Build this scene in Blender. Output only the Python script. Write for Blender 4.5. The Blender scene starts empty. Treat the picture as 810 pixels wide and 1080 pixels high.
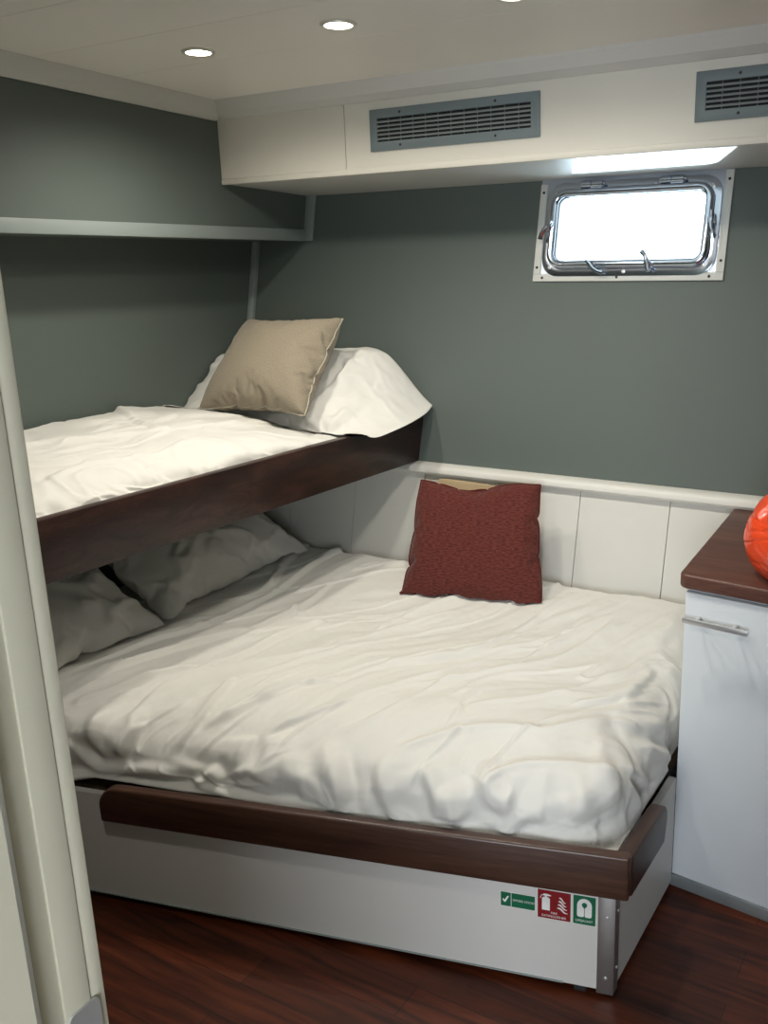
import bpy, bmesh, math, random
import numpy as np
from mathutils import Vector, Matrix
random.seed(7)
C = bpy.context.scene.collection
SC = bpy.context.scene
PI = math.pi
P_SPOT = 20
P_NEAR = 1.1
P_SKY = 9.0
P_SUN = 10.0
P_PASS = 88
EXPOSURE = 0.10
TAN = 0.23087                      # the hull wall flares outwards as it rises

def hull(z): return 2.749 + (z - 0.833) * TAN
def ceilz(v): return 2.02 + 0.07 * (2.44 - v)

# ------------------------------------------------------------------ materials
def lin(c):
    return tuple(((x / 255) / 12.92 if x / 255 <= 0.04045 else ((x / 255 + 0.055) / 1.055) ** 2.4) for x in c) + (1,)

def new_mat(name):
    m = bpy.data.materials.new(name); m.use_nodes = True
    nt = m.node_tree
    return m, nt, nt.nodes['Principled BSDF']

def noise_bump(nt, b, scale, strength, dist=0.002, detail=4, stretch=None):
    tc = nt.nodes.new('ShaderNodeTexCoord'); no = nt.nodes.new('ShaderNodeTexNoise'); bu = nt.nodes.new('ShaderNodeBump')
    no.inputs['Scale'].default_value = scale; no.inputs['Detail'].default_value = detail
    bu.inputs['Strength'].default_value = strength; bu.inputs['Distance'].default_value = dist
    src = tc.outputs['Object']
    if stretch:
        mp = nt.nodes.new('ShaderNodeMapping'); mp.inputs['Scale'].default_value = stretch
        nt.links.new(src, mp.inputs['Vector']); src = mp.outputs['Vector']
    nt.links.new(src, no.inputs['Vector']); nt.links.new(no.outputs['Fac'], bu.inputs['Height']); nt.links.new(bu.outputs['Normal'], b.inputs['Normal'])
    return no

def mat(name, col, rough=0.5, metal=0.0, spec=0.5, bump=None, var=0.0, vscale=3.0, coat=0.0, sheen=0.0):
    m, nt, b = new_mat(name)
    col = tuple(col)[:3] + (1,)
    b.inputs['Base Color'].default_value = col
    b.inputs['Roughness'].default_value = rough; b.inputs['Metallic'].default_value = metal
    b.inputs['Specular IOR Level'].default_value = spec
    b.inputs['Coat Weight'].default_value = coat; b.inputs['Sheen Weight'].default_value = sheen
    if bump: noise_bump(nt, b, *bump)
    if var:
        tc = nt.nodes.new('ShaderNodeTexCoord'); no = nt.nodes.new('ShaderNodeTexNoise'); rp = nt.nodes.new('ShaderNodeValToRGB')
        no.inputs['Scale'].default_value = vscale; no.inputs['Detail'].default_value = 6
        rp.color_ramp.elements[0].color = tuple(x * (1 - var) for x in col[:3]) + (1,)
        rp.color_ramp.elements[1].color = tuple(min(1, x * (1 + var)) for x in col[:3]) + (1,)
        rp.color_ramp.elements[0].position = 0.3; rp.color_ramp.elements[1].position = 0.7
        nt.links.new(tc.outputs['Object'], no.inputs['Vector']); nt.links.new(no.outputs['Fac'], rp.inputs['Fac'])
        nt.links.new(rp.outputs['Color'], b.inputs['Base Color'])
    return m

def wood(name, dark, mid, light, ang=0.0, rough=0.35, scale=1.0, coat=0.0, tilt=(0, 0)):
    m, nt, b = new_mat(name)
    tc = nt.nodes.new('ShaderNodeTexCoord'); mp = nt.nodes.new('ShaderNodeMapping')
    rot = nt.nodes.new('ShaderNodeVectorRotate'); rot.rotation_type = 'Z_AXIS'; rot.inputs['Angle'].default_value = -ang
    mp.inputs['Scale'].default_value = (1.6 * scale, 22 * scale, 22 * scale)
    n1 = nt.nodes.new('ShaderNodeTexNoise'); n1.inputs['Scale'].default_value = 1.0; n1.inputs['Detail'].default_value = 9
    n1.inputs['Roughness'].default_value = 0.62; n1.inputs['Distortion'].default_value = 0.8
    rp = nt.nodes.new('ShaderNodeValToRGB')
    e = rp.color_ramp.elements
    e[0].position = 0.3; e[0].color = dark + (1,); e[1].position = 0.72; e[1].color = light + (1,)
    k = e.new(0.5); k.color = mid + (1,)
    mp2 = nt.nodes.new('ShaderNodeMapping'); mp2.inputs['Scale'].default_value = (14 * scale, 300 * scale, 300 * scale)
    n2 = nt.nodes.new('ShaderNodeTexNoise'); n2.inputs['Scale'].default_value = 1.0; n2.inputs['Detail'].default_value = 3
    mx = nt.nodes.new('ShaderNodeMix'); mx.data_type = 'RGBA'; mx.blend_type = 'MULTIPLY'; mx.inputs[0].default_value = 0.45
    gr = nt.nodes.new('ShaderNodeValToRGB'); gr.color_ramp.elements[0].position = 0.35; gr.color_ramp.elements[0].color = (0.35, 0.35, 0.35, 1)
    gr.color_ramp.elements[1].position = 0.6; gr.color_ramp.elements[1].color = (1, 1, 1, 1)
    L = nt.links.new
    L(tc.outputs['Object'], rot.inputs['Vector']); L(rot.outputs['Vector'], mp.inputs['Vector']); L(rot.outputs['Vector'], mp2.inputs['Vector'])
    L(mp.outputs['Vector'], n1.inputs['Vector']); L(n1.outputs['Fac'], rp.inputs['Fac'])
    L(mp2.outputs['Vector'], n2.inputs['Vector']); L(n2.outputs['Fac'], gr.inputs['Fac'])
    L(rp.outputs['Color'], mx.inputs[6]); L(gr.outputs['Color'], mx.inputs[7]); L(mx.outputs[2], b.inputs['Base Color'])
    b.inputs['Roughness'].default_value = rough; b.inputs['Coat Weight'].default_value = coat; b.inputs['Coat Roughness'].default_value = 0.15
    bu = nt.nodes.new('ShaderNodeBump'); bu.inputs['Strength'].default_value = 0.12; bu.inputs['Distance'].default_value = 0.001
    L(n2.outputs['Fac'], bu.inputs['Height']); L(bu.outputs['Normal'], b.inputs['Normal'])
    return m

def floor_mat():
    m, nt, b = new_mat('floor_boards')
    L = nt.links.new
    tc = nt.nodes.new('ShaderNodeTexCoord'); br = nt.nodes.new('ShaderNodeTexBrick')
    br.inputs['Scale'].default_value = 1.0; br.inputs['Brick Width'].default_value = 0.95; br.inputs['Row Height'].default_value = 0.095
    br.inputs['Mortar Size'].default_value = 0.0012; br.inputs['Mortar Smooth'].default_value = 0.3; br.inputs['Bias'].default_value = 0.0
    br.inputs['Color1'].default_value = (0.082, 0.019, 0.007, 1); br.inputs['Color2'].default_value = (0.052, 0.0125, 0.0045, 1)
    br.inputs['Mortar'].default_value = (0.022, 0.008, 0.004, 1); br.offset = 0.37
    mp = nt.nodes.new('ShaderNodeMapping'); mp.inputs['Scale'].default_value = (2.2, 26, 1)
    n1 = nt.nodes.new('ShaderNodeTexNoise'); n1.inputs['Scale'].default_value = 1.0; n1.inputs['Detail'].default_value = 9; n1.inputs['Distortion'].default_value = 1.2
    rp = nt.nodes.new('ShaderNodeValToRGB'); rp.color_ramp.elements[0].position = 0.32; rp.color_ramp.elements[0].color = (0.35, 0.33, 0.33, 1)
    rp.color_ramp.elements[1].position = 0.68; rp.color_ramp.elements[1].color = (1.5, 1.4, 1.3, 1)
    mx = nt.nodes.new('ShaderNodeMix'); mx.data_type = 'RGBA'; mx.blend_type = 'MULTIPLY'; mx.inputs[0].default_value = 1.0
    L(tc.outputs['Object'], br.inputs['Vector']); L(tc.outputs['Object'], mp.inputs['Vector']); L(mp.outputs['Vector'], n1.inputs['Vector'])
    L(n1.outputs['Fac'], rp.inputs['Fac']); L(br.outputs['Color'], mx.inputs[6]); L(rp.outputs['Color'], mx.inputs[7]); L(mx.outputs[2], b.inputs['Base Color'])
    b.inputs['Roughness'].default_value = 0.42; b.inputs['Specular IOR Level'].default_value = 0.3
    bu = nt.nodes.new('ShaderNodeBump'); bu.inputs['Strength'].default_value = 0.2; bu.inputs['Distance'].default_value = 0.001
    L(br.outputs['Fac'], bu.inputs['Height']); bu.invert = True; L(bu.outputs['Normal'], b.inputs['Normal'])
    return m

def weave(name, c1, c2, scale=420, rough=0.95, sx=1.0, sy=1.0, bump=0.4, big=None):
    """woven cloth: fine thread noise, colour varying between two yarns"""
    m, nt, b = new_mat(name)
    L = nt.links.new
    tc = nt.nodes.new('ShaderNodeTexCoord'); mp = nt.nodes.new('ShaderNodeMapping'); mp.inputs['Scale'].default_value = (sx, sy, 1)
    n1 = nt.nodes.new('ShaderNodeTexNoise'); n1.inputs['Scale'].default_value = scale; n1.inputs['Detail'].default_value = 3
    rp = nt.nodes.new('ShaderNodeValToRGB'); rp.color_ramp.elements[0].position = 0.36; rp.color_ramp.elements[1].position = 0.64
    rp.color_ramp.elements[0].color = tuple(c1) + (1,); rp.color_ramp.elements[1].color = tuple(c2) + (1,)
    bu = nt.nodes.new('ShaderNodeBump'); bu.inputs['Strength'].default_value = bump; bu.inputs['Distance'].default_value = 0.0012
    L(tc.outputs['UV'], mp.inputs['Vector']); L(mp.outputs['Vector'], n1.inputs['Vector']); L(n1.outputs['Fac'], rp.inputs['Fac'])
    L(rp.outputs['Color'], b.inputs['Base Color']); L(n1.outputs['Fac'], bu.inputs['Height']); L(bu.outputs['Normal'], b.inputs['Normal'])
    b.inputs['Roughness'].default_value = rough; b.inputs['Specular IOR Level'].default_value = 0.15; b.inputs['Sheen Weight'].default_value = 0.15
    return m

def emit(name, col, s):
    m = bpy.data.materials.new(name); m.use_nodes = True; nt = m.node_tree; nt.nodes.clear()
    o = nt.nodes.new('ShaderNodeOutputMaterial'); e = nt.nodes.new('ShaderNodeEmission')
    e.inputs['Color'].default_value = tuple(col) + (1,); e.inputs['Strength'].default_value = s
    nt.links.new(e.outputs[0], o.inputs[0]); return m

def glass_mat():
    m = bpy.data.materials.new('porthole_glass'); m.use_nodes = True; nt = m.node_tree; nt.nodes.clear()
    o = nt.nodes.new('ShaderNodeOutputMaterial'); t = nt.nodes.new('ShaderNodeBsdfTransparent'); g = nt.nodes.new('ShaderNodeBsdfGlossy')
    f = nt.nodes.new('ShaderNodeFresnel'); x = nt.nodes.new('ShaderNodeMixShader')
    g.inputs['Roughness'].default_value = 0.02; f.inputs['IOR'].default_value = 1.45
    t.inputs['Color'].default_value = (0.93, 0.97, 0.97, 1)
    L = nt.links.new
    L(f.outputs[0], x.inputs[0]); L(t.outputs[0], x.inputs[1]); L(g.outputs[0], x.inputs[2]); L(x.outputs[0], o.inputs[0])
    return m

M = dict(
    green=mat('green_grey_vinyl', (0.107, 0.130, 0.117), 0.55, bump=(600, 0.08, 0.001), spec=0.35),
    white=mat('white_paint', (0.68, 0.655, 0.58), 0.45, var=0.02, vscale=2.0),
    ceiling=mat('ceiling_panel', (0.82, 0.80, 0.73), 0.4, var=0.015, vscale=2.0),
    cove=mat('cove_and_shade_grey', (0.57, 0.57, 0.54), 0.4),
    wains=mat('wainscot_panel', (0.68, 0.67, 0.62), 0.4, var=0.02, vscale=3.0),
    trim=mat('grey_white_trim', (0.26, 0.30, 0.29), 0.45),
    cream=mat('cream_gloss_paint', (0.53, 0.505, 0.41), 0.35, bump=(60, 0.06, 0.001), var=0.03, vscale=8.0),
    stophighlight=mat('door_stop_highlight', (0.68, 0.69, 0.68), 0.3),
    laminate=mat('cabinet_laminate', (0.74, 0.78, 0.82), 0.35, var=0.012, vscale=1.5),
    basep=mat('bed_panel_laminate', (0.60, 0.58, 0.55), 0.38, var=0.03, vscale=2.5),
    kick=mat('grey_kick_strip', (0.30, 0.33, 0.34), 0.35, metal=0.4),
    alu=mat('brushed_aluminium', (0.42, 0.41, 0.40), 0.38, metal=0.85, bump=(90, 0.05, 0.001, 3, (1, 1, 40))),
    chrome=mat('polished_chrome', (0.58, 0.64, 0.74), 0.16, metal=1.0),  # bluish: the sky's reflection is put into the colour
    steel=mat('satin_steel', (0.62, 0.62, 0.62), 0.33, metal=0.65),
    platealu=mat('window_plate_alloy', (0.50, 0.55, 0.62), 0.34, metal=0.6),  # blue tint of sky light and flare painted into the alloy
    strip=mat('window_trim_strip', (0.62, 0.62, 0.58), 0.4),
    dark=mat('dark_screw', (0.03, 0.03, 0.032), 0.4, metal=0.5),
    rubber=mat('black_rubber', (0.015, 0.016, 0.018), 0.6),
    vent=mat('vent_grey_paint', (0.16, 0.20, 0.21), 0.45),
    void=mat('vent_duct_black', (0.008, 0.009, 0.010), 0.8),
    slat=mat('vent_slat_metal', (0.30, 0.34, 0.34), 0.35, metal=0.3),
    sheet=mat('mattress_ticking', (0.36, 0.42, 0.40), 0.9, bump=(500, 0.2, 0.001)),
    linen=mat('white_cotton', (0.74, 0.725, 0.68), 0.92, spec=0.15, bump=(700, 0.12, 0.0008), sheen=0.1),
    linen2=mat('white_pillowcase_cotton', (0.73, 0.72, 0.68), 0.92, spec=0.15, bump=(700, 0.12, 0.0008), sheen=0.1),
    beige=weave('beige_linen', (0.235, 0.20, 0.145), (0.33, 0.285, 0.215), 300, bump=0.35),
    tan=weave('tan_cloth', (0.42, 0.32, 0.19), (0.52, 0.41, 0.26), 300),
    red=weave('rust_red_chenille', (0.072, 0.017, 0.013), (0.14, 0.036, 0.028), 190, sx=0.4, sy=1.4, bump=0.7),
    piping=mat('cushion_piping', (0.10, 0.018, 0.014), 0.95, spec=0.1),
    beigepipe=mat('beige_seam', (0.46, 0.42, 0.34), 0.95, spec=0.1),
    stoprim=mat('gasket_grey', (0.10, 0.11, 0.12), 0.5),
    counter=wood('countertop_walnut', (0.080, 0.029, 0.019), (0.125, 0.049, 0.033), (0.175, 0.078, 0.054), 0.0, 0.45),
    frontrail=wood('walnut_bed_rail', (0.026, 0.011, 0.007), (0.060, 0.026, 0.016), (0.105, 0.050, 0.031), math.atan(0.2577), 0.38, coat=0.15),
    siderail=wood('walnut_side_rail', (0.020, 0.009, 0.006), (0.042, 0.018, 0.012), (0.075, 0.036, 0.024), PI / 2, 0.4, coat=0.1),
    bunkrail=wood('mahogany_bunk_board', (0.010, 0.0035, 0.003), (0.028, 0.010, 0.007), (0.060, 0.024, 0.016), math.radians(97.9), 0.42, coat=0.08),
    platform=wood('bunk_plywood', (0.10, 0.06, 0.04), (0.14, 0.09, 0.055), (0.18, 0.12, 0.08), PI / 2, 0.6),
    orange=mat('orange_plastic_film', (0.78, 0.062, 0.010), 0.30, spec=0.5, coat=0.25, var=0.12, vscale=9),
    orangeseam=mat('orange_seam_tape', (0.62, 0.06, 0.012), 0.4),
    lens=emit('downlight_lens', (1.0, 0.90, 0.66), 28.0),
    rimmetal=mat('downlight_rim', (0.75, 0.74, 0.68), 0.3, metal=0.6),
    sgreen=mat('sign_green', (0.006, 0.115, 0.052), 0.35),
    sred=mat('sign_red', (0.20, 0.008, 0.012), 0.35),
    swhite=mat('sign_white', (0.74, 0.74, 0.70), 0.4),
    floor=floor_mat(), glass=glass_mat(),
)

# ------------------------------------------------------------------ object helpers
def tag(o, label, cat, group=None):
    o['label'] = label; o['category'] = cat
    if group: o['group'] = group
    return o

def thing(name, label, cat, loc=(0, 0, 0), group=None):
    o = bpy.data.objects.new(name, None); C.objects.link(o); o.location = loc; o.empty_display_size = 0.05
    return tag(o, label, cat, group)

def obj(name, bm, m, parent=None, smooth=False, loc=None, bevel=0.0, segs=2, kind=None):
    """bm holds world coordinates; becomes one mesh object, its origin at loc (default: base centre)"""
    if bevel > 0:
        bmesh.ops.remove_doubles(bm, verts=bm.verts, dist=1e-6)
        es = [e for e in bm.edges if len(e.link_faces) == 2 and e.calc_face_angle(0) > 0.5]
        bmesh.ops.bevel(bm, geom=es, offset=bevel, segments=segs, profile=0.5, affect='EDGES', clamp_overlap=True)
    bmesh.ops.recalc_face_normals(bm, faces=bm.faces)
    me = bpy.data.meshes.new(name)
    if loc is None:
        xs = [v.co for v in bm.verts]
        loc = Vector(((min(c.x for c in xs) + max(c.x for c in xs)) / 2, (min(c.y for c in xs) + max(c.y for c in xs)) / 2, min(c.z for c in xs)))
    loc = Vector(loc)
    bmesh.ops.translate(bm, verts=bm.verts, vec=-loc)
    bm.to_mesh(me); bm.free()
    o = bpy.data.objects.new(name, me); C.objects.link(o)
    if m: me.materials.append(m)
    if smooth or bevel > 0:
        for p in me.polygons: p.use_smooth = True
        if hasattr(me, 'set_sharp_from_angle'): me.set_sharp_from_angle(angle=math.radians(35))
    set_parent(o, parent, loc)
    if kind: o['kind'] = kind
    return o

def world_loc(o):
    l = Vector(o.location)
    while o.parent: o = o.parent; l += Vector(o.location)
    return l
def set_parent(o, parent, loc):
    if parent is not None:
        o.parent = parent; o.location = Vector(loc) - world_loc(parent)
    else: o.location = loc

def npobj(name, V, F, m, parent=None, smooth=True, uv=None, loc=None):
    V = np.asarray(V, float)
    if loc is None: loc = ((V[:, 0].min() + V[:, 0].max()) / 2, (V[:, 1].min() + V[:, 1].max()) / 2, V[:, 2].min())
    me = bpy.data.meshes.new(name)
    me.from_pydata((V - np.array(loc)).tolist(), [], [tuple(int(i) for i in f) for f in F]); me.update()
    if uv is not None:
        ul = me.uv_layers.new(name='UVMap')
        li = np.empty(len(me.loops), dtype=np.int32); me.loops.foreach_get('vertex_index', li)
        ul.data.foreach_set('uv', np.asarray(uv, dtype=np.float32)[li].ravel())
    if smooth: me.polygons.foreach_set('use_smooth', [True] * len(me.polygons))
    me.materials.append(m)
    o = bpy.data.objects.new(name, me); C.objects.link(o); set_parent(o, parent, Vector(loc))
    return o

def bmn(): return bmesh.new()
def hexa(bm, p):
    v = [bm.verts.new(q) for q in p]      # 0-3 bottom ring, 4-7 top ring
    for f in ((0, 3, 2, 1), (4, 5, 6, 7), (0, 1, 5, 4), (1, 2, 6, 5), (2, 3, 7, 6), (3, 0, 4, 7)): bm.faces.new([v[i] for i in f])
    return v
def box(bm, x0, x1, y0, y1, z0, z1):
    return hexa(bm, [(x0, y0, z0), (x1, y0, z0), (x1, y1, z0), (x0, y1, z0), (x0, y0, z1), (x1, y0, z1), (x1, y1, z1), (x0, y1, z1)])
def prism(bm, poly, d):
    """poly: list of 3-D points, extruded along the vector d"""
    d = Vector(d); a = [bm.verts.new(p) for p in poly]; b = [bm.verts.new(Vector(p) + d) for p in poly]; n = len(poly)
    bm.faces.new(a); bm.faces.new(b[::-1])
    for i in range(n): bm.faces.new((a[i], b[i], b[(i + 1) % n], a[(i + 1) % n]))
class Fr:
    def __init__(s, o, x, y, z): s.o, s.x, s.y, s.z = Vector(o), Vector(x).normalized(), Vector(y).normalized(), Vector(z).normalized()
    def __call__(s, a, b, c=0.0): return s.o + s.x * a + s.y * b + s.z * c
def fbox(bm, fr, a0, a1, b0, b1, c0, c1):
    return hexa(bm, [fr(a0, b0, c0), fr(a1, b0, c0), fr(a1, b1, c0), fr(a0, b1, c0), fr(a0, b0, c1), fr(a1, b0, c1), fr(a1, b1, c1), fr(a0, b1, c1)])
def tube(bm, pts, r, n=10, closed=False, caps=True, flat=None):
    pts = [Vector(p) for p in pts]; rings = []; N = len(pts)
    rad = r if isinstance(r, (list, tuple)) else [r] * N
    t0 = (pts[1] - pts[0]).normalized(); nv = t0.orthogonal().normalized()
    for i, p in enumerate(pts):
        if closed: t = (pts[(i + 1) % N] - pts[i - 1]).normalized()
        else: t = (pts[min(i + 1, N - 1)] - pts[max(i - 1, 0)]).normalized()
        nv = (nv - t * nv.dot(t)).normalized(); bn = t.cross(nv)
        rings.append([bm.verts.new(p + (nv * math.cos(2 * PI * k / n) + bn * math.sin(2 * PI * k / n)) * rad[i]) for k in range(n)])
    for i in range(N if closed else N - 1):
        a, b = rings[i], rings[(i + 1) % N]
        off = 0
        if closed and i == N - 1:
            off = min(range(n), key=lambda o: sum((a[k].co - b[(k + o) % n].co).length for k in range(n)))
        for k in range(n): bm.faces.new((a[k], a[(k + 1) % n], b[(k + 1 + off) % n], b[(k + off) % n]))
    if caps and not closed:
        bm.faces.new(rings[0][::-1]); bm.faces.new(rings[-1])
def cyl(bm, p0, p1, r, n=16, r1=None): tube(bm, [p0, p1], [r, r if r1 is None else r1], n)
def rrect(hw, hh, r, k=8):
    out = []
    for cx, cy, a0 in ((hw - r, hh - r, 0), (-hw + r, hh - r, PI / 2), (-hw + r, -hh + r, PI), (hw - r, -hh + r, 1.5 * PI)):
        for i in range(k + 1):
            a = a0 + PI / 2 * i / k; out.append((cx + r * math.cos(a), cy + r * math.sin(a)))
    return out
def ring(bm, fr, outer, inner, c0, c1):
    """flat band between two loops of the same length, with thickness c0..c1"""
    n = len(outer)
    lo = [[bm.verts.new(fr(x, y, c)) for x, y in L] for L, c in ((outer, c0), (outer, c1), (inner, c1), (inner, c0))]
    for j in range(4):
        a, b = lo[j], lo[(j + 1) % 4]
        for i in range(n): bm.faces.new((a[i], a[(i + 1) % n], b[(i + 1) % n], b[i]))
def fprism(bm, fr, poly, c0, c1): prism(bm, [fr(x, y, c0) for x, y in poly], fr.z * (c1 - c0))
def screws(fr, pts, r, m, parent, c0=0.0, c1=0.0025, name='screw'):
    for x, y in pts:
        bm = bmn(); tube(bm, [fr(x, y, c0), fr(x, y, c1), fr(x, y, c1 + 0.0008)], [r, r, r * 0.55], 10)
        obj(name, bm, m, parent, smooth=True)
def struct(name, bm, m, parent=None, **k):
    o = obj(name, bm, m, parent, **k)
    if parent is None: o['kind'] = 'structure'
    return o
def text_polys(body, size, align='CENTER'):
    """lettering as flat mesh data: (verts 2-D, faces)"""
    cu = bpy.data.curves.new('lettering', 'FONT'); cu.body = body; cu.size = size; cu.align_x = align; cu.align_y = 'CENTER'; cu.resolution_u = 3
    o = bpy.data.objects.new('lettering', cu); C.objects.link(o)
    dg = bpy.context.evaluated_depsgraph_get(); dg.update()
    me = bpy.data.meshes.new_from_object(o.evaluated_get(dg))
    V = [(v.co.x, v.co.y) for v in me.vertices]; F = [tuple(p.vertices) for p in me.polygons]
    bpy.data.objects.remove(o); bpy.data.curves.remove(cu); bpy.data.meshes.remove(me)
    return V, F
def lettering(name, body, size, fr, x, y, c, m, parent, sx=1.0, align='CENTER'):
    V, F = text_polys(body, size, align)
    bm = bmn(); vs = [bm.verts.new(fr(x + a * sx, y + b, c)) for a, b in V]
    for f in F:
        try: bm.faces.new([vs[i] for i in f])
        except ValueError: pass
    return obj(name, bm, m, parent)

# ------------------------------------------------------------------ noise for cloth
def vnoise(x, y, seed=0):
    rs = np.random.RandomState(seed); T = rs.rand(256, 256) * 2 - 1
    xi = np.floor(x).astype(int); yi = np.floor(y).astype(int); fx = x - xi; fy = y - yi
    fx = fx * fx * fx * (fx * (fx * 6 - 15) + 10); fy = fy * fy * fy * (fy * (fy * 6 - 15) + 10)
    g = lambda a, b: T[a % 256, b % 256]
    return (g(xi, yi) * (1 - fx) + g(xi + 1, yi) * fx) * (1 - fy) + (g(xi, yi + 1) * (1 - fx) + g(xi + 1, yi + 1) * fx) * fy
def fbm(x, y, seed=0, oct=4):
    s = 0; a = 1
    for o in range(oct): s = s + a * vnoise(x * 2 ** o + 17.3 * o, y * 2 ** o + 5.1 * o, seed + o); a *= 0.5
    return s
def creases(x, y, seed=0, sharp=1.0):
    """ridged noise: thin raised lines between flat areas"""
    n = fbm(x, y, seed, 3); return np.exp(-(n / (0.16 * sharp)) ** 2)
def fold_field(P, polys, w, metric=(1, 1, 1), seed=3):
    """raised ridge with a valley beside it along each 3-D polyline"""
    rs = np.random.RandomState(seed); H = np.zeros(len(P)); mt = np.array(metric, float)
    Q = P * mt
    for L in polys:
        L = np.array([list(p) + [0.0] * (3 - len(p)) for p in L], float)
        t = np.linspace(0, len(L) - 1, (len(L) - 1) * 5 + 1); i = np.minimum(t.astype(int), len(L) - 2); f = (t - i)[:, None]
        p0 = L[np.maximum(i - 1, 0)]; p1 = L[i]; p2 = L[i + 1]; p3 = L[np.minimum(i + 2, len(L) - 1)]
        S = (0.5 * (2 * p1 + (p2 - p0) * f + (2 * p0 - 5 * p1 + 4 * p2 - p3) * f ** 2 + (3 * p1 - p0 - 3 * p2 + p3) * f ** 3)) * mt
        lo = S.min(0) - 4 * w; hi = S.max(0) + 4 * w
        idx = np.where(np.all((Q >= lo) & (Q <= hi), axis=1))[0]
        if len(idx) == 0: continue
        q = Q[idx]; best = np.full(len(idx), 9.0); side = np.zeros(len(idx)); par = np.zeros(len(idx))
        wd = w * rs.uniform(0.75, 1.35); am = rs.uniform(0.7, 1.25); sg = rs.choice([-1, 1])
        for k in range(len(S) - 1):
            a = S[k]; d = S[k + 1] - a; dd = (d * d).sum() + 1e-12
            u = np.clip(((q - a) @ d) / dd, 0, 1); r = q - a - u[:, None] * d; dist = np.sqrt((r * r).sum(1))
            m = dist < best
            best[m] = dist[m]; par[m] = (k + u[m]) / (len(S) - 1)
            if mt[2] == 0: side[m] = np.sign(d[0] * r[m, 1] - d[1] * r[m, 0])
            elif mt[1] < mt[0]: side[m] = np.sign(d[0] * r[m, 2] - d[2] * r[m, 0])
            else: side[m] = np.sign(d[1] * r[m, 2] - d[2] * r[m, 1])
        x = best * side * sg / wd
        taper = np.clip(par * 5, 0, 1) * np.clip((1 - par) * 5, 0, 1); taper = taper * taper * (3 - 2 * taper)
        H[idx] += am * taper * (np.exp(-x ** 2) - 0.45 * np.exp(-((x - 1.3) / 0.8) ** 2) + 0.3 * np.exp(-((x + 1.9) / 1.5) ** 2))
    return H
def grid_normals(G):
    du = np.gradient(G, axis=0); dv = np.gradient(G, axis=1); n = np.cross(du, dv)
    return n / (np.linalg.norm(n, axis=2, keepdims=True) + 1e-12)
def blur(H, n=2):
    for _ in range(n):
        Q = np.pad(H, 1, mode='edge'); H = (4 * Q[1:-1, 1:-1] + 2 * (Q[:-2, 1:-1] + Q[2:, 1:-1] + Q[1:-1, :-2] + Q[1:-1, 2:]) + Q[:-2, :-2] + Q[2:, 2:] + Q[:-2, 2:] + Q[2:, :-2]) / 16
    return H
def sm(x): x = np.clip(x, 0, 1); return x * x * (3 - 2 * x)

# ------------------------------------------------------------------ camera (world x runs along the hull wall, y outwards through it)
cam_d = bpy.data.cameras.new('camera'); cam = bpy.data.objects.new('camera', cam_d); C.objects.link(cam)
Rv, Uv, Bv = Vector((0.844131, 0.534709, -0.039096)), Vector((-0.116998, 0.254883, 0.959868)), Vector((0.523215, -0.80568, 0.277715))
mw = Matrix.Identity(4)
for i in range(3): mw[i][0], mw[i][1], mw[i][2] = Rv[i], Uv[i], Bv[i]
mw[2][3] = 1.62
cam.matrix_world = mw
cam_d.sensor_width = 36; cam_d.sensor_fit = 'AUTO'; cam_d.lens = 36 * 1030 / 1080; cam_d.clip_start = 0.02
SC.camera = cam

# ------------------------------------------------------------------ room shell
UL, UR, VF = -2.42, 0.62, 0.449        # left wall, right wall, inner face of the doorway wall
PX0, PX1, PY0 = -1.5, 1.3, -2.7        # the passage the photograph is taken from
bm = bmn(); box(bm, -2.6, 1.4, -2.8, 2.62, -0.05, 0.0); struct('floor', bm, M['floor'], loc=(0, 0, 0))

# hull wall: one leaning sheet with the porthole cut through it
WU0, WU1, WZ0, WZ1 = -1.222, -0.768, 1.500, 1.692
def hullslab(bm, u0, u1, z0, z1, off0=0.0, off1=0.07):
    hexa(bm, [(u0, hull(z0) + off0, z0), (u1, hull(z0) + off0, z0), (u1, hull(z0) + off1, z0), (u0, hull(z0) + off1, z0),
              (u0, hull(z1) + off0, z1), (u1, hull(z1) + off0, z1), (u1, hull(z1) + off1, z1), (u0, hull(z1) + off1, z1)])
bm = bmn()
for a in ((-2.7, WU0, -0.05, 2.3), (WU1, 1.4, -0.05, 2.3), (WU0, WU1, -0.05, WZ0), (WU0, WU1, WZ1, 2.3)): hullslab(bm, *a)
struct('wall_back', bm, M['green'])
bm = bmn(); box(bm, -2.52, UL, VF - 0.12, 3.1, -0.05, 2.3); struct('wall_left', bm, M['green'])
def zb(v): return 1.597 + (2.87 - v) * 0.046
# upper part of the left wall stands forward, boxed out over the bunk
bm = bmn(); hexa(bm, [(UL, VF, zb(VF)), (-2.19, VF, zb(VF)), (-2.19, hull(zb(2.92)) - 0.001, zb(2.92)), (UL, hull(zb(2.92)) - 0.001, zb(2.92)),
                      (UL, VF, 2.25), (-2.19, VF, 2.25), (-2.19, hull(2.25), 2.25), (UL, hull(2.25), 2.25)])
struct('wall_left_upper', bm, M['green'])
bm = bmn(); box(bm, UR, UR + 0.1, VF - 0.12, 3.1, -0.05, 2.3); struct('wall_right', bm, M['green'])
bm = bmn()
box(bm, -2.52, -0.622, VF - 0.119, VF - 0.003, 0, 2.3); box(bm, 0.072, 1.4, VF - 0.119, VF - 0.003, 0, 2.3); box(bm, -0.622, 0.072, VF - 0.119, VF - 0.003, 1.98, 2.3)
struct('wall_front', bm, M['green'])
bm = bmn(); box(bm, PX0 - 0.1, PX0, PY0, VF - 0.119, 0, 2.3); box(bm, PX1, PX1 + 0.1, PY0, VF - 0.119, 0, 2.3); box(bm, PX0 - 0.1, PX1 + 0.1, PY0 - 0.1, PY0, 0, 2.3)
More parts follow.
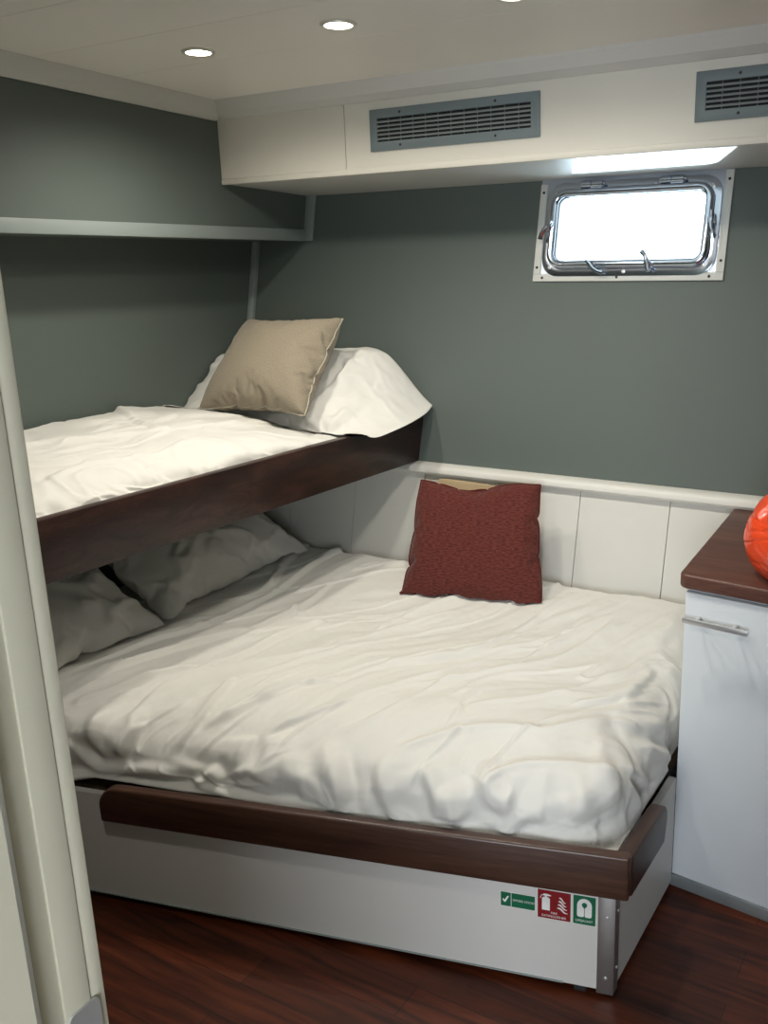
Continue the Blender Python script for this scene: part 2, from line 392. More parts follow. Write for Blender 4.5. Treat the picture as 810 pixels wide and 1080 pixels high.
struct('wall_passage', bm, M['cream'])

# ceiling boards run along the hull, rising gently away from it
bm = bmn()
vs = [2.60, 2.057, 1.782, 1.507, 1.232, 0.957, 0.682, 0.30]
for a, b in zip(vs[:-1], vs[1:]):
    g = 0.0007
    hexa(bm, [(UL, b + g, ceilz(b + g)), (UR, b + g, ceilz(b + g)), (UR, a - g, ceilz(a - g)), (UL, a - g, ceilz(a - g)),
              (UL, b + g, ceilz(b + g) + 0.02), (UR, b + g, ceilz(b + g) + 0.02), (UR, a - g, ceilz(a - g) + 0.02), (UL, a - g, ceilz(a - g) + 0.02)])
hexa(bm, [(UL, 0.30, ceilz(0.3) + 0.02), (UR, 0.30, ceilz(0.3) + 0.02), (UR, 2.6, ceilz(2.6) + 0.02), (UL, 2.6, ceilz(2.6) + 0.02),
          (UL, 0.30, ceilz(0.3) + 0.06), (UR, 0.30, ceilz(0.3) + 0.06), (UR, 2.6, ceilz(2.6) + 0.06), (UL, 2.6, ceilz(2.6) + 0.06)])
box(bm, PX0 - 0.1, PX1 + 0.1, PY0 - 0.1, 0.45, 2.19, 2.25)
struct('ceiling', bm, M['ceiling'])

# boxed soffit along the hull wall: two face panels, a lip, and the underside
bm = bmn()
for u0, u1 in ((-2.189, -1.7075), (-1.7055, UR)):
    prism(bm, [(u0, 2.502, 1.793), (u0, 2.502, 2.03), (u0, 2.56, 2.03), (u0, 2.56, 1.793)], (u1 - u0, 0, 0))
box(bm, -2.189, UR, 2.512, 2.56, 1.79, 2.03)
struct('soffit', bm, M['white'], kind='structure')
bm = bmn()
prism(bm, [(-2.189, 2.515, 1.7795), (-2.189, 2.56, 1.80), (-2.189, 2.975, 1.78), (-2.189, hull(1.745), 1.745)], (UR + 2.189, 0, 0))
struct('soffit_underside', bm, M['cove'], kind='structure')  # greyer than the face panels: the underside's shade is put into its colour
bm = bmn(); box(bm, -2.189, UR, 2.498, 2.514, 1.776, 1.7935); struct('trim_1', bm, M['white'], bevel=0.003)

# cove mouldings round the ceiling
bm = bmn()
def covepoly(u): return [(u, 2.502, 1.969), (u, 2.494, 1.969), (u, 2.470, 1.985), (u, 2.446, 2.012), (u, 2.440, 2.0205), (u, 2.502, 2.03)]
prism(bm, covepoly(-2.189), (UR + 2.189, 0, 0))
struct('trim_2', bm, M['cove'])
bm = bmn()
def cl(v):
    zt = ceilz(v) - 0.0005; w = 0.05
    return [(-2.189, v, zt - w), (-2.181, v, zt - w), (-2.160, v, zt - w * 0.68), (-2.144, v, zt - w * 0.18), (-2.139, v, zt), (-2.189, v, zt)]
a, b = [bm.verts.new(p) for p in cl(2.49)], [bm.verts.new(p) for p in cl(VF)]
bm.faces.new(a); bm.faces.new(b[::-1])
for i in range(6): bm.faces.new((a[i], b[i], b[(i + 1) % 6], a[(i + 1) % 6]))
struct('trim_3', bm, M['cove'])

# pale edging along the bottom of the boxed-out wall, turning up to the soffit, and the post in the corner below it
bm = bmn()
v1 = hull(1.61) - 0.012
hexa(bm, [(-2.205, VF, zb(VF) - 0.004), (-2.178, VF, zb(VF) - 0.004), (-2.178, v1, zb(v1) - 0.004), (-2.205, v1, zb(v1) - 0.004),
          (-2.205, VF, zb(VF) + 0.032), (-2.178, VF, zb(VF) + 0.032), (-2.178, v1, zb(v1) + 0.036), (-2.205, v1, zb(v1) + 0.036)])
struct('trim_4', bm, M['trim'], bevel=0.002)
bm = bmn()
def hb(z, o): return hull(z) - o
za, zc = zb(v1) - 0.004, 1.752
hexa(bm, [(-2.19, hb(za, .014), za), (-2.150, hb(za, .014), za), (-2.150, hb(za, .001), za), (-2.19, hb(za, .001), za),
          (-2.19, hb(zc, .014), zc), (-2.150, hb(zc, .014), zc), (-2.150, hb(zc, .001), zc), (-2.19, hb(zc, .001), zc)])
struct('trim_5', bm, M['trim'], bevel=0.002)
bm = bmn(); za, zc = 0.95, 1.60
hexa(bm, [(UL + .001, hb(za, .022), za), (UL + .026, hb(za, .022), za), (UL + .026, hb(za, .001), za), (UL + .001, hb(za, .001), za),
          (UL + .001, hb(zc, .022), zc), (UL + .026, hb(zc, .022), zc), (UL + .026, hb(zc, .001), zc), (UL + .001, hb(zc, .001), zc)])
struct('trim_6', bm, M['trim'], bevel=0.002)

# white panelling under the chair rail on the hull wall
bm = bmn()
seams = [UL + 0.001, -2.155, -1.881, -1.607, -1.333, -1.059, -0.785, -0.511, -0.237, 0.037, 0.311, UR]
for a, b in zip(seams[:-1], seams[1:]): hullslab(bm, a + 0.0012, b - 0.0012, 0.001, 0.838, -0.010, -0.0005)
struct('trim_7', bm, M['wains'])
bm = bmn()
pr_ = [(-0.0005, 0.832), (-0.028, 0.834), (-0.034, 0.842), (-0.034, 0.856), (-0.028, 0.863), (-0.014, 0.8672), (-0.0005, 0.868)]
prism(bm, [(-1.80, hull(z) + o, z) for o, z in pr_], (UR + 1.80, 0, 0))
struct('trim_8', bm, M['wains'], smooth=True)

# doorway frame beside the camera: lining board with beads, stop, strike plate
door = bpy.data.objects.new('door_1', None); C.objects.link(door); door.location = (-0.61, 0.39, 0); door['kind'] = 'structure'
bm = bmn()
box(bm, -0.622, -0.6025, VF - 0.119, VF, 0, 2.0)
box(bm, -0.61, -0.600, 0.4065, 0.4335, 0, 1.98); box(bm, -0.61, -0.6012, 0.434, VF, 0, 1.98)
obj('jamb', bm, M['cream'], door, bevel=0.0015)
bm = bmn(); prism(bm, [(-0.6025, 0.331, 0), (-0.586, 0.331, 0), (-0.586, 0.371, 0), (-0.6025, 0.371, 0)], (0, 0, 1.98))
obj('door_stop', bm, M['cream'], door)
bm = bmn(); prism(bm, [(-0.6022, 0.3712, 0), (-0.5868, 0.3712, 0), (-0.590, 0.377, 0), (-0.596, 0.3815, 0), (-0.6022, 0.3835, 0)], (0, 0, 1.98))
obj('stop_bevel', bm, M['stophighlight'], door, smooth=True)  # rounded edge of the stop, its highlight painted as a lighter colour
bm = bmn(); box(bm, 0.052, 0.072, VF - 0.119, VF, 0, 2.0); obj('jamb', bm, M['cream'], door, bevel=0.0015)
bm = bmn(); box(bm, -0.6, 0.052, VF - 0.119, VF, 1.98, 2.0); obj('jamb', bm, M['cream'], door, bevel=0.0015)
fj = Fr((-0.600, 0.424, 0.952), (0, 1, 0), (0, 0, 1), (1, 0, 0))
bm = bmn()
k = rrect(0.016, 0.046, 0.006, 4); n = len(k)
ring(bm, fj, k, [(x * 0.5, y * 0.55 - 0.004) for x, y in k], 0.0002, 0.0022)
sp = obj('strike_plate', bm, M['steel'], door, smooth=True)
sp['label'] = 'steel strike plate with a dark latch hole'
bm = bmn(); fprism(bm, fj, [(x * 0.5, y * 0.55 - 0.004) for x, y in k], 0.0001, 0.0006); obj('latch_hole', bm, M['rubber'], sp)
screws(fj, [(0, -0.038)], 0.004, M['steel'], sp, 0.002, 0.003)

# ------------------------------------------------------------------ porthole window
sa, ca = math.sin(math.atan(TAN)), math.cos(math.atan(TAN))
fw = Fr((-0.997, hull(1.595), 1.595), (1, 0, 0), (0, sa, ca), (0, -ca, sa))
win = bpy.data.objects.new('window_1', None); C.objects.link(win); win.location = (-0.997, hull(1.595), 1.595); win['kind'] = 'structure'
K = 9
def rect_loop(hw, hh): # rectangle sampled to match rrect's point count
    out = []
    for cx, cy in ((hw, hh), (-hw, hh), (-hw, -hh), (hw, -hh)):
        out += [(cx, cy)] * K
    return out
def rr(hw, hh, r): return rrect(hw, hh, r, K - 1)
bm = bmn(); ring(bm, fw, rr(0.2885, 0.1535, 0.002), rr(0.226, 0.100, 0.03), 0.0, 0.004)
obj('frame', bm, M['platealu'], win)
for nm, (a0, a1, b0, b1) in dict(l=(-0.289, -0.267, -0.132, 0.140), r=(0.267, 0.289, -0.132, 0.150), b=(-0.289, 0.289, -0.1545, -0.1325)).items():
    bm = bmn(); fbox(bm, fw, a0, a1, b0, b1, 0.004, 0.008); s = obj('trim_strip', bm, M['strip'], win, bevel=0.001)
    ps = dict(l=[(-0.278, 0.115), (-0.278, -0.112)], r=[(0.278, 0.125), (0.278, -0.1)], b=[(-0.258, -0.1435), (-0.02, -0.1435), (0.25, -0.1435)])[nm]
    screws(fw, ps, 0.0042, M['dark'], s, 0.0078, 0.0088)
bm = bmn(); ring(bm, fw, rr(0.263, 0.1405, 0.055), rr(0.224, 0.098, 0.03), 0.004, 0.011)
rim = obj('rim', bm, M['chrome'], win, bevel=0.0015)
screws(fw, [(-0.235, 0.108), (0.235, 0.108), (-0.235, -0.113), (0.232, -0.113), (-0.13, 0.121), (0.07, 0.121), (0.0, -0.128)], 0.0055, M['steel'], rim, 0.0105, 0.013)
bm = bmn(); tube(bm, [fw(x, y, 0.020) for x, y in rr(0.233, 0.107, 0.036)], 0.0115, 12, closed=True)
sash = obj('sash', bm, M['chrome'], win, smooth=True)
bm = bmn(); ring(bm, fw, rr(0.2275, 0.1015, 0.031), rr(0.2195, 0.0940, 0.024), 0.006, 0.016); obj('gasket', bm, M['stoprim'], win)
bm = bmn(); fprism(bm, fw, rr(0.222, 0.096, 0.026), 0.008, 0.012); obj('pane', bm, M['glass'], win)
bm = bmn(); ring(bm, fw, rr(0.227, 0.0995, 0.031), rr(0.2245, 0.097, 0.03), -0.068, 0.0035); obj('liner', bm, M['platealu'], win)
for x in (-0.117, 0.123):
    bm = bmn(); cyl(bm, fw(x - 0.034, 0.129, 0.023), fw(x - 0.004, 0.129, 0.023), 0.0105, 12); cyl(bm, fw(x - 0.001, 0.129, 0.023), fw(x + 0.032, 0.129, 0.023), 0.0105, 12)
    fbox(bm, fw, x - 0.004, x + 0.030, 0.104, 0.124, 0.011, 0.027)
    cyl(bm, fw(x - 0.038, 0.129, 0.023), fw(x + 0.038, 0.129, 0.023), 0.0045, 8)
    obj('hinge', bm, M['chrome'], win, smooth=True)
def dog(x, y, ang, out=0.032):
    bm = bmn(); c, s = math.cos(ang), math.sin(ang)
    P = lambda a, b, k: fw(x + a * c - b * s, y + a * s + b * c, k)
    cyl(bm, P(0, 0, 0.010), P(0, 0, 0.040), 0.0065, 10)                                   # swing bolt
    tube(bm, [P(-0.012, 0, 0.012), P(-0.012, 0, 0.026), P(0.012, 0, 0.026), P(0.012, 0, 0.012)], 0.004, 8)
    d = obj('latch', bm, M['chrome'], win, smooth=True)
    bm = bmn()                                                                              # wing nut lever
    tube(bm, [P(0.0, 0.0, 0.036), P(0.012, -0.008, 0.040), P(0.026, -0.014, 0.038), P(0.040, -0.015, 0.034)], [0.0095, 0.0068, 0.0068, 0.0078], 10)
    tube(bm, [P(0.0, 0.0, 0.036), P(-0.009, 0.008, 0.040), P(-0.018, 0.012, 0.041)], [0.0095, 0.0068, 0.005], 10)
    obj('lever', bm, M['chrome'], d, smooth=True)
dog(-0.243, 0.006, -1.75); dog(0.246, 0.012, -1.0); dog(-0.094, -0.113, -0.15); dog(0.079, -0.112, 2.45)

# ------------------------------------------------------------------ air vents in the soffit
def vent(u0, label):
    fr = Fr((u0 + 0.2605, 2.5015, 1.890), (1, 0, 0), (0, 0, 1), (0, -1, 0))
    t = thing('air_vent', label, 'vent', fr(0, -0.056, 0), 'grey air vents in the soffit')
    hw, hh, iw, ih = 0.2605, 0.0555, 0.236, 0.031
    bm = bmn(); ring(bm, fr, [(hw, hh), (-hw, hh), (-hw, -hh), (hw, -hh)], [(iw, ih), (-iw, ih), (-iw, -ih), (iw, -ih)], 0.0, 0.007)
    f = obj('frame', bm, M['vent'], t, bevel=0.0012)
    screws(fr, [(-0.16, 0.043), (0.135, 0.043), (-0.16, -0.043), (0.135, -0.043)], 0.0035, M['dark'], f, 0.0068, 0.0078)
    bm = bmn(); fbox(bm, fr, -iw, iw, -ih, ih, 0.0003, 0.001); obj('backing', bm, M['void'], t)
    for k in range(5):
        y = -0.0235 + k * 0.0112
        bm = bmn(); prism(bm, [fr(-iw, y - 0.0024, 0.0066), fr(-iw, y - 0.001, 0.0072), fr(-iw, y + 0.0032, 0.0036), fr(-iw, y + 0.0022, 0.003)], fr.x * 2 * iw)
        obj('slat', bm, M['slat'], t)
    for k in range(11):
        x = -0.2 + k * 0.04
        bm = bmn(); fbox(bm, fr, x - 0.0006, x + 0.0006, -ih, ih, 0.001, 0.0028); obj('fin', bm, M['vent'], t)
vent(-1.616, 'long grey louvred air vent in the soffit near its left end')
vent(-0.699, 'grey louvred air vent in the soffit above the porthole, cut off by the photo')

# ------------------------------------------------------------------ ceiling downlights
for x, v, lb in ((-1.755, 1.958, 'small round lit downlight in the ceiling nearest the left wall'), (-1.325, 1.937, 'lit round ceiling downlight, the second from the left wall'),
                 (-0.910, 1.9426, 'ceiling downlight furthest from the left wall, cut off by the top of the photo')):
    z = ceilz(v); fr = Fr((x, v, z), (1, 0, 0), (0, 1, -0.07), (0, -0.07, -1))
    t = thing('downlight', lb, 'ceiling light', (x, v, z), 'downlights in the ceiling')
    bm = bmn(); cir = lambda r: [(r * math.cos(2 * PI * i / 32), r * math.sin(2 * PI * i / 32)) for i in range(32)]
    ring(bm, fr, cir(0.041), cir(0.031), 0.0, 0.005); obj('rim', bm, M['rimmetal'], t, bevel=0.001)
    bm = bmn(); fprism(bm, fr, cir(0.0308), 0.0005, 0.003); obj('lens', bm, M['lens'], t)
    ld = bpy.data.lights.new('ceiling_spot', 'SPOT'); ld.energy = P_SPOT; ld.color = (1.0, 0.945, 0.84); ld.spot_size = math.radians(165); ld.spot_blend = 0.9; ld.shadow_soft_size = 0.028
    lo = bpy.data.objects.new('ceiling_spot', ld); C.objects.link(lo); lo.location = (x, v, z - 0.035)

# ------------------------------------------------------------------ lower bed base
dL = Vector((-0.96834, -0.24962, 0)); nF = Vector((0.24962, -0.96834, 0))
FB = Fr((-0.568, 1.701, 0), dL, (0, 0, 1), nF)
bed = thing('bed_base', 'low white panelled double bed base with dark wooden rails on the floor', 'bed', (-1.4, 2.0, 0))
AL = 1.908
bm = bmn(); fbox(bm, FB, 0.0, AL, 0.018, 0.308, -0.018, 0.0); obj('front_panel', bm, M['basep'], bed)
bm = bmn(); box(bm, -0.586, -0.568, 1.715, 2.132, 0.018, 0.310); obj('side_panel', bm, M['basep'], bed)
bm = bmn(); fbox(bm, FB, 0.0, 1.9, 0.0005, 0.018, -0.06, -0.045); box(bm, -0.64, -0.625, 1.76, 2.13, 0.0005, 0.02); obj('plinth', bm, M['rubber'], bed)
bm = bmn(); fbox(bm, FB, 0.055, 0.082, 0.0005, 0.018, -0.02, -0.003); obj('foot', bm, M['rubber'], bed, bevel=0.002)
bm = bmn(); fbox(bm, FB, 0.105, 1.9, 0.0185, 0.0215, 0.0002, 0.003); obj('edge_bead', bm, M['trim'], bed)
bm = bmn()
top = [(-2.415, 1.26), (-0.60, 1.725), (-0.60, 2.53), (-2.415, 2.53)]
prism(bm, [(x, y, 0.288) for x, y in top], (0, 0, 0.020)); obj('platform', bm, M['platform'], bed)
bm = bmn()
fbox(bm, FB, -0.003, 0.033, 0.010, 0.268, 0.0003, 0.003); box(bm, -0.5680, -0.5650, 1.700, 1.728, 0.010, 0.268)
cs = obj('corner_strip', bm, M['alu'], bed, bevel=0.0008)
screws(FB, [(0.014, 0.052), (0.014, 0.205)], 0.0042, M['steel'], cs, 0.0028, 0.0042)
FS = Fr((-0.565, 1.715, 0), (0, 1, 0), (0, 0, 1), (1, 0, 0))
screws(FS, [(0.004, 0.07), (0.004, 0.215)], 0.0035, M['steel'], cs, -0.0002, 0.0012)
bm = bmn()
arc = [(1.175 + 0.056 * math.sin(t), 0.293 + 0.056 * math.cos(t)) for t in [PI / 2 * k / 8 for k in range(9)]]
poly = [(-0.030, 0.272), (-0.030, 0.376)] + arc + [(1.231, 0.252)]
prism(bm, [FB(a, b, 0.0005) for a, b in poly], nF * 0.0285); obj('front_rail', bm, M['frontrail'], bed, bevel=0.006, segs=3)
bm = bmn()
poly = [(1.696, 0.274), (1.696, 0.374), (1.905, 0.366), (1.925, 0.360), (1.938, 0.345), (1.940, 0.322), (1.925, 0.268)]
prism(bm, [(-0.5645, y, z) for y, z in poly], (0.0335, 0, 0)); obj('side_rail', bm, M['siderail'], bed, bevel=0.005, segs=3)

bm = bmn()
prism(bm, [(x, y, 0.3090) for x, y in [(-2.35, 1.35), (-0.72, 1.80), (-0.69, 2.10), (-0.70, 2.51), (-2.35, 2.51)]], (0, 0, 0.150))
mt = obj('mattress', bm, M['sheet'], bevel=0.035, segs=4)
tag(mt, 'pale grey-green mattress under the white duvet of the low double bed', 'mattress')

# ------------------------------------------------------------------ safety signs on the bed panel
def sign(a0, a1, z0, z1, m, label):
    fr = Fr(FB((a0 + a1) / 2, (z0 + z1) / 2, 0.0003), -dL, (0, 0, 1), nF)
    hw, hh = (a1 - a0) / 2, (z1 - z0) / 2
    bm = bmn(); fbox(bm, fr, -hw, hw, -hh, hh, 0, 0.0006)
    s = obj('safety_sign', bm, M['swhite']); tag(s, label, 'sign', 'safety stickers on the bed panel')
    bm = bmn(); fbox(bm, fr, -hw + 0.0012, hw - 0.0012, -hh + 0.0012, hh - 0.0012, 0.0006, 0.0008); obj('background', bm, m, s)
    return s, fr, hw, hh
s, fr, hw, hh = sign(0.166, 0.243, 0.190, 0.2275, M['sgreen'], 'small green sticker with white tick and lettering, left of the red one')
bm = bmn(); fbox(bm, fr, -hw + 0.0235, -hw + 0.0247, -hh + 0.001, hh - 0.001, 0.0008, 0.001); obj('divider', bm, M['swhite'], s)
bm = bmn(); fprism(bm, fr, [(-hw + .0045, -.001), (-hw + .0085, -.0075), (-hw + .0115, -.0075), (-hw + .0195, .0085), (-hw + .0155, .0085), (-hw + .0098, -.0028), (-hw + .0072, .0015)], 0.0008, 0.001)
obj('tick', bm, M['swhite'], s)
lettering('lettering', 'SMOKE HOOD', 0.0078, fr, 0.0128, 0.0, 0.00095, M['swhite'], s, 0.92)
s, fr, hw, hh = sign(0.0895, 0.1625, 0.1765, 0.2500, M['sred'], 'red fire extinguisher sticker with cylinder and flames under the bed rail')
bm = bmn()
fprism(bm, fr, [(-.026, -.015), (-.009, -.015), (-.009, .014), (-.012, .0175), (-.023, .0175), (-.026, .014)], 0.0008, 0.001)
fprism(bm, fr, [(-.020, .0178), (-.015, .0178), (-.015, .021), (-.020, .021)], 0.0008, 0.001)
fprism(bm, fr, [(-.024, .0212), (-.008, .0212), (-.006, .0235), (-.014, .0262), (-.022, .0262)], 0.0008, 0.001)
tube(bm, [fr(-.023, .0235, .0009), fr(-.0275, .021, .0009), fr(-.0295, .014, .0009)], 0.0009, 6)
obj('extinguisher_pictogram', bm, M['swhite'], s)
bm = bmn()
for k in range(4):
    y0 = -0.0105 + k * 0.0085; w = 0.0125 - 0.0015 * k
    up, lo_ = [], []
    for i in range(13):
        t = i / 12; x = 0.018 + (t - 0.5) * 2 * w * 0.9; y = y0 - 0.010 * (t - 0.5) + 0.0022 * math.sin(t * 2 * PI)
        th = 0.0024 * (0.35 + 0.65 * math.sin(PI * min(1, t * 1.15)) if t < 0.87 else 0.25)
        up.append((x, y + th)); lo_.append((x, y - th))
    fprism(bm, fr, up + lo_[::-1], 0.0008, 0.001)
obj('flames_pictogram', bm, M['swhite'], s)
lettering('lettering', 'FIRE', 0.0078, fr, 0.0, -0.0205, 0.00095, M['swhite'], s)
lettering('lettering', 'EXTINGUISHER', 0.0078, fr, 0.0, -0.029, 0.00095, M['swhite'], s, 0.98)
s, fr, hw, hh = sign(0.0370, 0.0865, 0.1765, 0.2500, M['sgreen'], 'green lifejacket sticker beside the metal corner strip of the bed')
bm = bmn()
def jk(sx):
    o = [(0.0006, -.020), (0.0006, .004)] + [(0.0006 + .0052 * (1 - math.cos(t)) * 0.9, .009 + .0052 * math.sin(t) - 0.002) for t in (0.3, 0.9, 1.5)]
    return o
outer = [(0.0155 * math.sin(t), 0.0075 + 0.0175 * math.cos(t)) for t in [PI / 2 * k / 10 for k in range(11)]]
R_ = outer + [(0.0155, -0.016), (0.0145, -0.0195), (0.0115, -0.021), (0.004, -0.021), (0.0012, -0.0195), (0.0007, -0.016), (0.0007, 0.001), (0.0035, 0.004), (0.0058, 0.0085), (0.005, 0.0125), (0.0025, 0.015), (0.0, 0.0155)]
for sx in (1, -1): fprism(bm, fr, [(x * sx, y + 0.004) for x, y in R_], 0.0008, 0.001)
obj('lifejacket_pictogram', bm, M['swhite'], s)
lettering('lettering', 'LIFEJACKET', 0.0075, fr, 0.0, -0.0265, 0.00095, M['swhite'], s, 0.95)

# ------------------------------------------------------------------ cabinet, worktop, bag
kx = Vector((0.99464, -0.10336, 0)); kn = Vector((-0.10336, -0.99464, 0))
FK = Fr((-0.572, 2.142, 0), kx, (0, 0, 1), kn)
cab = thing('cabinet', 'white laminate cabinet under the brown worktop, at the foot of the bed', 'cabinet', (-0.1, 2.3, 0))
bm = bmn(); a = [FK(0, 0, -0.018), FK(1.10, 0, -0.018), Vector((0.54, 2.54, 0)), Vector((-0.567, 2.54, 0))]
prism(bm, [p + Vector((0, 0, 0.004)) for p in a], (0, 0, 0.792)); obj('body', bm, M['laminate'], cab)
bm = bmn(); fbox(bm, FK, 0.002, 0.446, 0.034, 0.790, -0.0175, 0.0); dr = obj('door', bm, M['laminate'], cab, bevel=0.0015)
bm = bmn(); fbox(bm, FK, 0.450, 0.94, 0.034, 0.790, -0.0175, 0.0); dr2 = obj('door', bm, M['laminate'], cab, bevel=0.0015)
bm = bmn(); fbox(bm, FK, 0.0, 1.08, 0.0008, 0.033, -0.0165, 0.004); obj('kick_strip', bm, M['kick'], cab, bevel=0.001)
def handle(a0, parent):
    bm = bmn(); fbox(bm, FK, a0, a0 + 0.150, 0.7255, 0.7375, 0.024, 0.032); h = obj('handle', bm, M['steel'], parent, bevel=0.0012)
    h['label'] = 'flat steel bar handle'
    for a in (a0 + 0.03, a0 + 0.115):
        bm = bmn(); cyl(bm, FK(a, 0.733, 0.0), FK(a, 0.733, 0.0245), 0.0048, 12)
        obj('handle_post', bm, M['steel'], h, smooth=True)
handle(0.008, dr); handle(0.46, dr2)

fco = [(-0.587, 2.138), (-0.605, 2.727), (0.60, 2.727), (0.60, 2.138 - 0.1036 * 1.187 - 0.0)]
fco = [Vector((x, y, 0.7985)) for x, y in fco]
rc = 0.022; cpt = fco[0]; d1 = (fco[1] - cpt).normalized(); d2 = (fco[3] - cpt).normalized()
cc = cpt + (d1 + d2) * rc
arc = [cc - (d1 * math.sin(t) + d2 * math.cos(t)) * rc for t in [PI / 2 * k / 8 for k in range(9)]]
bm = bmn(); prism(bm, arc + [fco[3], fco[2], fco[1]], (0, 0, 0.0345))
ct = obj('worktop', bm, M['counter'], bevel=0.006, segs=3)
tag(ct, 'dark brown wood-effect worktop with rounded corner on the white cabinet', 'worktop')

def bag():
    n, m_ = 240, 150; rs = np.random.RandomState(4)
    th = np.linspace(0, 2 * PI, n, endpoint=False)[:, None]; ph = np.linspace(0.0, PI, m_)[None, :]
    ct_, st_ = np.cos(th), np.sin(th); bx = np.sign(ct_) * np.abs(ct_) ** 0.8; by = np.sign(st_) * np.abs(st_) ** 0.8
    x = np.sin(ph) ** 0.42 * bx; y = np.sin(ph) ** 0.42 * by; z = np.cos(ph) + 0 * th
    r = 1 + 0.020 * fbm(1.5 * ct_ + 1.2 * z + 9, 1.5 * st_ - z + 4, 11, 2)
    wv = 0.7 * fbm(1.6 * ct_ + 5, 1.6 * st_ + 1.3 * z + 3, 23, 2)
    c1 = creases(1.1 * ct_ + 0.6 * wv + 3, 3.6 * z + 1.5 * st_ + wv, 31, 0.55); c2 = creases(1.8 * st_ - ct_ + 7, 5.0 * z + 1.2 * ct_ + wv, 37, 0.5)
    top = sm((z - 0.3) / 0.7); k = 0.05 * top * np.sin(th * 11 + 3 * wv)
    r = r - 0.020 * c1 - 0.012 * c2 + k
    cx, cy, zb_ = -0.240, 2.268, 0.8345
    X = cx + 0.228 * r * x; Y = cy + 0.188 * r * y; Z = zb_ + 0.086 + 0.104 * r * z
    neck = sm((z - 0.86) / 0.14); Z = Z + 0.035 * neck ** 2
    Z = np.maximum(Z, zb_ + 0.0005 + 0 * Z)
    Y = np.minimum(Y, hull(Z) - 0.045)
    V = np.stack([X, Y, Z], 2).reshape(-1, 3); F = []
    for i in range(n):
        for j in range(m_ - 1): F.append((i * m_ + j, i * m_ + j + 1, ((i + 1) % n) * m_ + j + 1, ((i + 1) % n) * m_ + j))
    return V, F
V, F = bag(); bg = npobj('plastic_bag', V, F, M['orange'], loc=(-0.240, 2.268, 0.8345))
tag(bg, 'crumpled bright orange plastic bag lying on the brown worktop', 'bag')

# ------------------------------------------------------------------ upper bunk
dR = Vector((-0.13702, -0.99057, 0)); nR = Vector((0.99057, -0.13702, 0))
FR_ = Fr((-1.634, 2.79, 0), dR, (0, 0, 1), nR)
bunk = thing('bunk', 'upper bunk with a dark mahogany side board fixed between the walls', 'bunk bed', (-2.05, 1.6, 0.85))
bm = bmn(); poly = [(0.004, 1.012), (2.33, 1.012), (2.33, 0.848), (0.038, 0.869)]
prism(bm, [FR_(a, b, -0.03) for a, b in poly], nR * 0.03); obj('side_board', bm, M['bunkrail'], bunk, bevel=0.003, segs=2)
def railu(v): return -1.634 - 0.13832 * (2.79 - v) - 0.031
bm = bmn(); prism(bm, [(x, y, 0.878) for x, y in [(-2.417, 0.46), (railu(0.46) - 0.001, 0.46), (railu(2.74) - 0.001, 2.74), (-2.417, 2.74)]], (0, 0, 0.018)); obj('platform', bm, M['green'], bunk)
bm = bmn(); box(bm, -2.417, -2.39, 0.46, 2.74, 0.85, 0.8775); obj('wall_cleat', bm, M['white'], bunk)
bm = bmn(); prism(bm, [(x, y, 0.8965) for x, y in [(-2.385, 0.53), (railu(0.53) - 0.035, 0.53), (railu(2.33) - 0.035, 2.33), (-2.385, 2.33)]], (0, 0, 0.080))
mt2 = obj('mattress', bm, M['sheet'], bevel=0.03, segs=3); tag(mt2, 'thin mattress under the white duvet on the upper bunk', 'mattress')

# ------------------------------------------------------------------ bedding: duvets
TOP = [[(-2.017, 1.498), (-1.984, 1.732), (-1.906, 1.954), (-1.883, 2.205), (-1.902, 2.51), (-1.876, 2.701)], [(-1.98, 1.48), (-1.917, 1.628), (-1.86, 1.796), (-1.769, 1.961), (-1.739, 2.171), (-1.768, 2.452)], [(-1.858, 1.484), (-1.783, 1.646), (-1.69, 1.746), (-1.654, 1.99), (-1.582, 2.183)], [(-1.734, 1.469), (-1.723, 1.653), (-1.646, 1.77), (-1.541, 1.877), (-1.435, 2.044)], [(-1.549, 1.535), (-1.474, 1.641), (-1.426, 1.759), (-1.315, 1.866)], [(-1.391, 1.475), (-1.388, 1.578), (-1.33, 1.662), (-1.245, 1.762)], [(-1.904, 2.231), (-1.995, 2.465), (-2.047, 2.619)], [(-1.958, 2.131), (-1.937, 2.29), (-2.07, 2.562)], [(-1.918, 1.452), (-1.848, 1.537), (-1.783, 1.646)], [(-1.597, 1.445), (-1.568, 1.569), (-1.591, 1.721)], [(-1.494, 1.964), (-1.4, 2.177), (-1.28, 2.377)], [(-1.361, 1.821), (-1.264, 1.982), (-1.133, 2.1), (-1.067, 2.309), (-0.998, 2.625)], [(-1.251, 1.629), (-1.167, 1.739), (-1.086, 2.012), (-0.979, 2.147), (-0.91, 2.544)], [(-1.179, 1.887), (-1.034, 2.039), (-0.894, 2.224), (-0.827, 2.507)], [(-1.008, 1.864), (-0.876, 1.975), (-0.76, 2.137), (-0.668, 2.374)], [(-1.078, 1.659), (-0.936, 1.797), (-0.769, 1.862)], [(-0.887, 1.636), (-0.803, 1.737), (-0.62, 1.814), (-0.569, 1.875)], [(-0.793, 1.978), (-0.69, 2.074), (-0.664, 2.279)], [(-1.441, 2.118), (-1.395, 2.299), (-1.287, 2.481)], [(-0.806, 1.842), (-0.692, 1.953), (-0.606, 2.024)]]
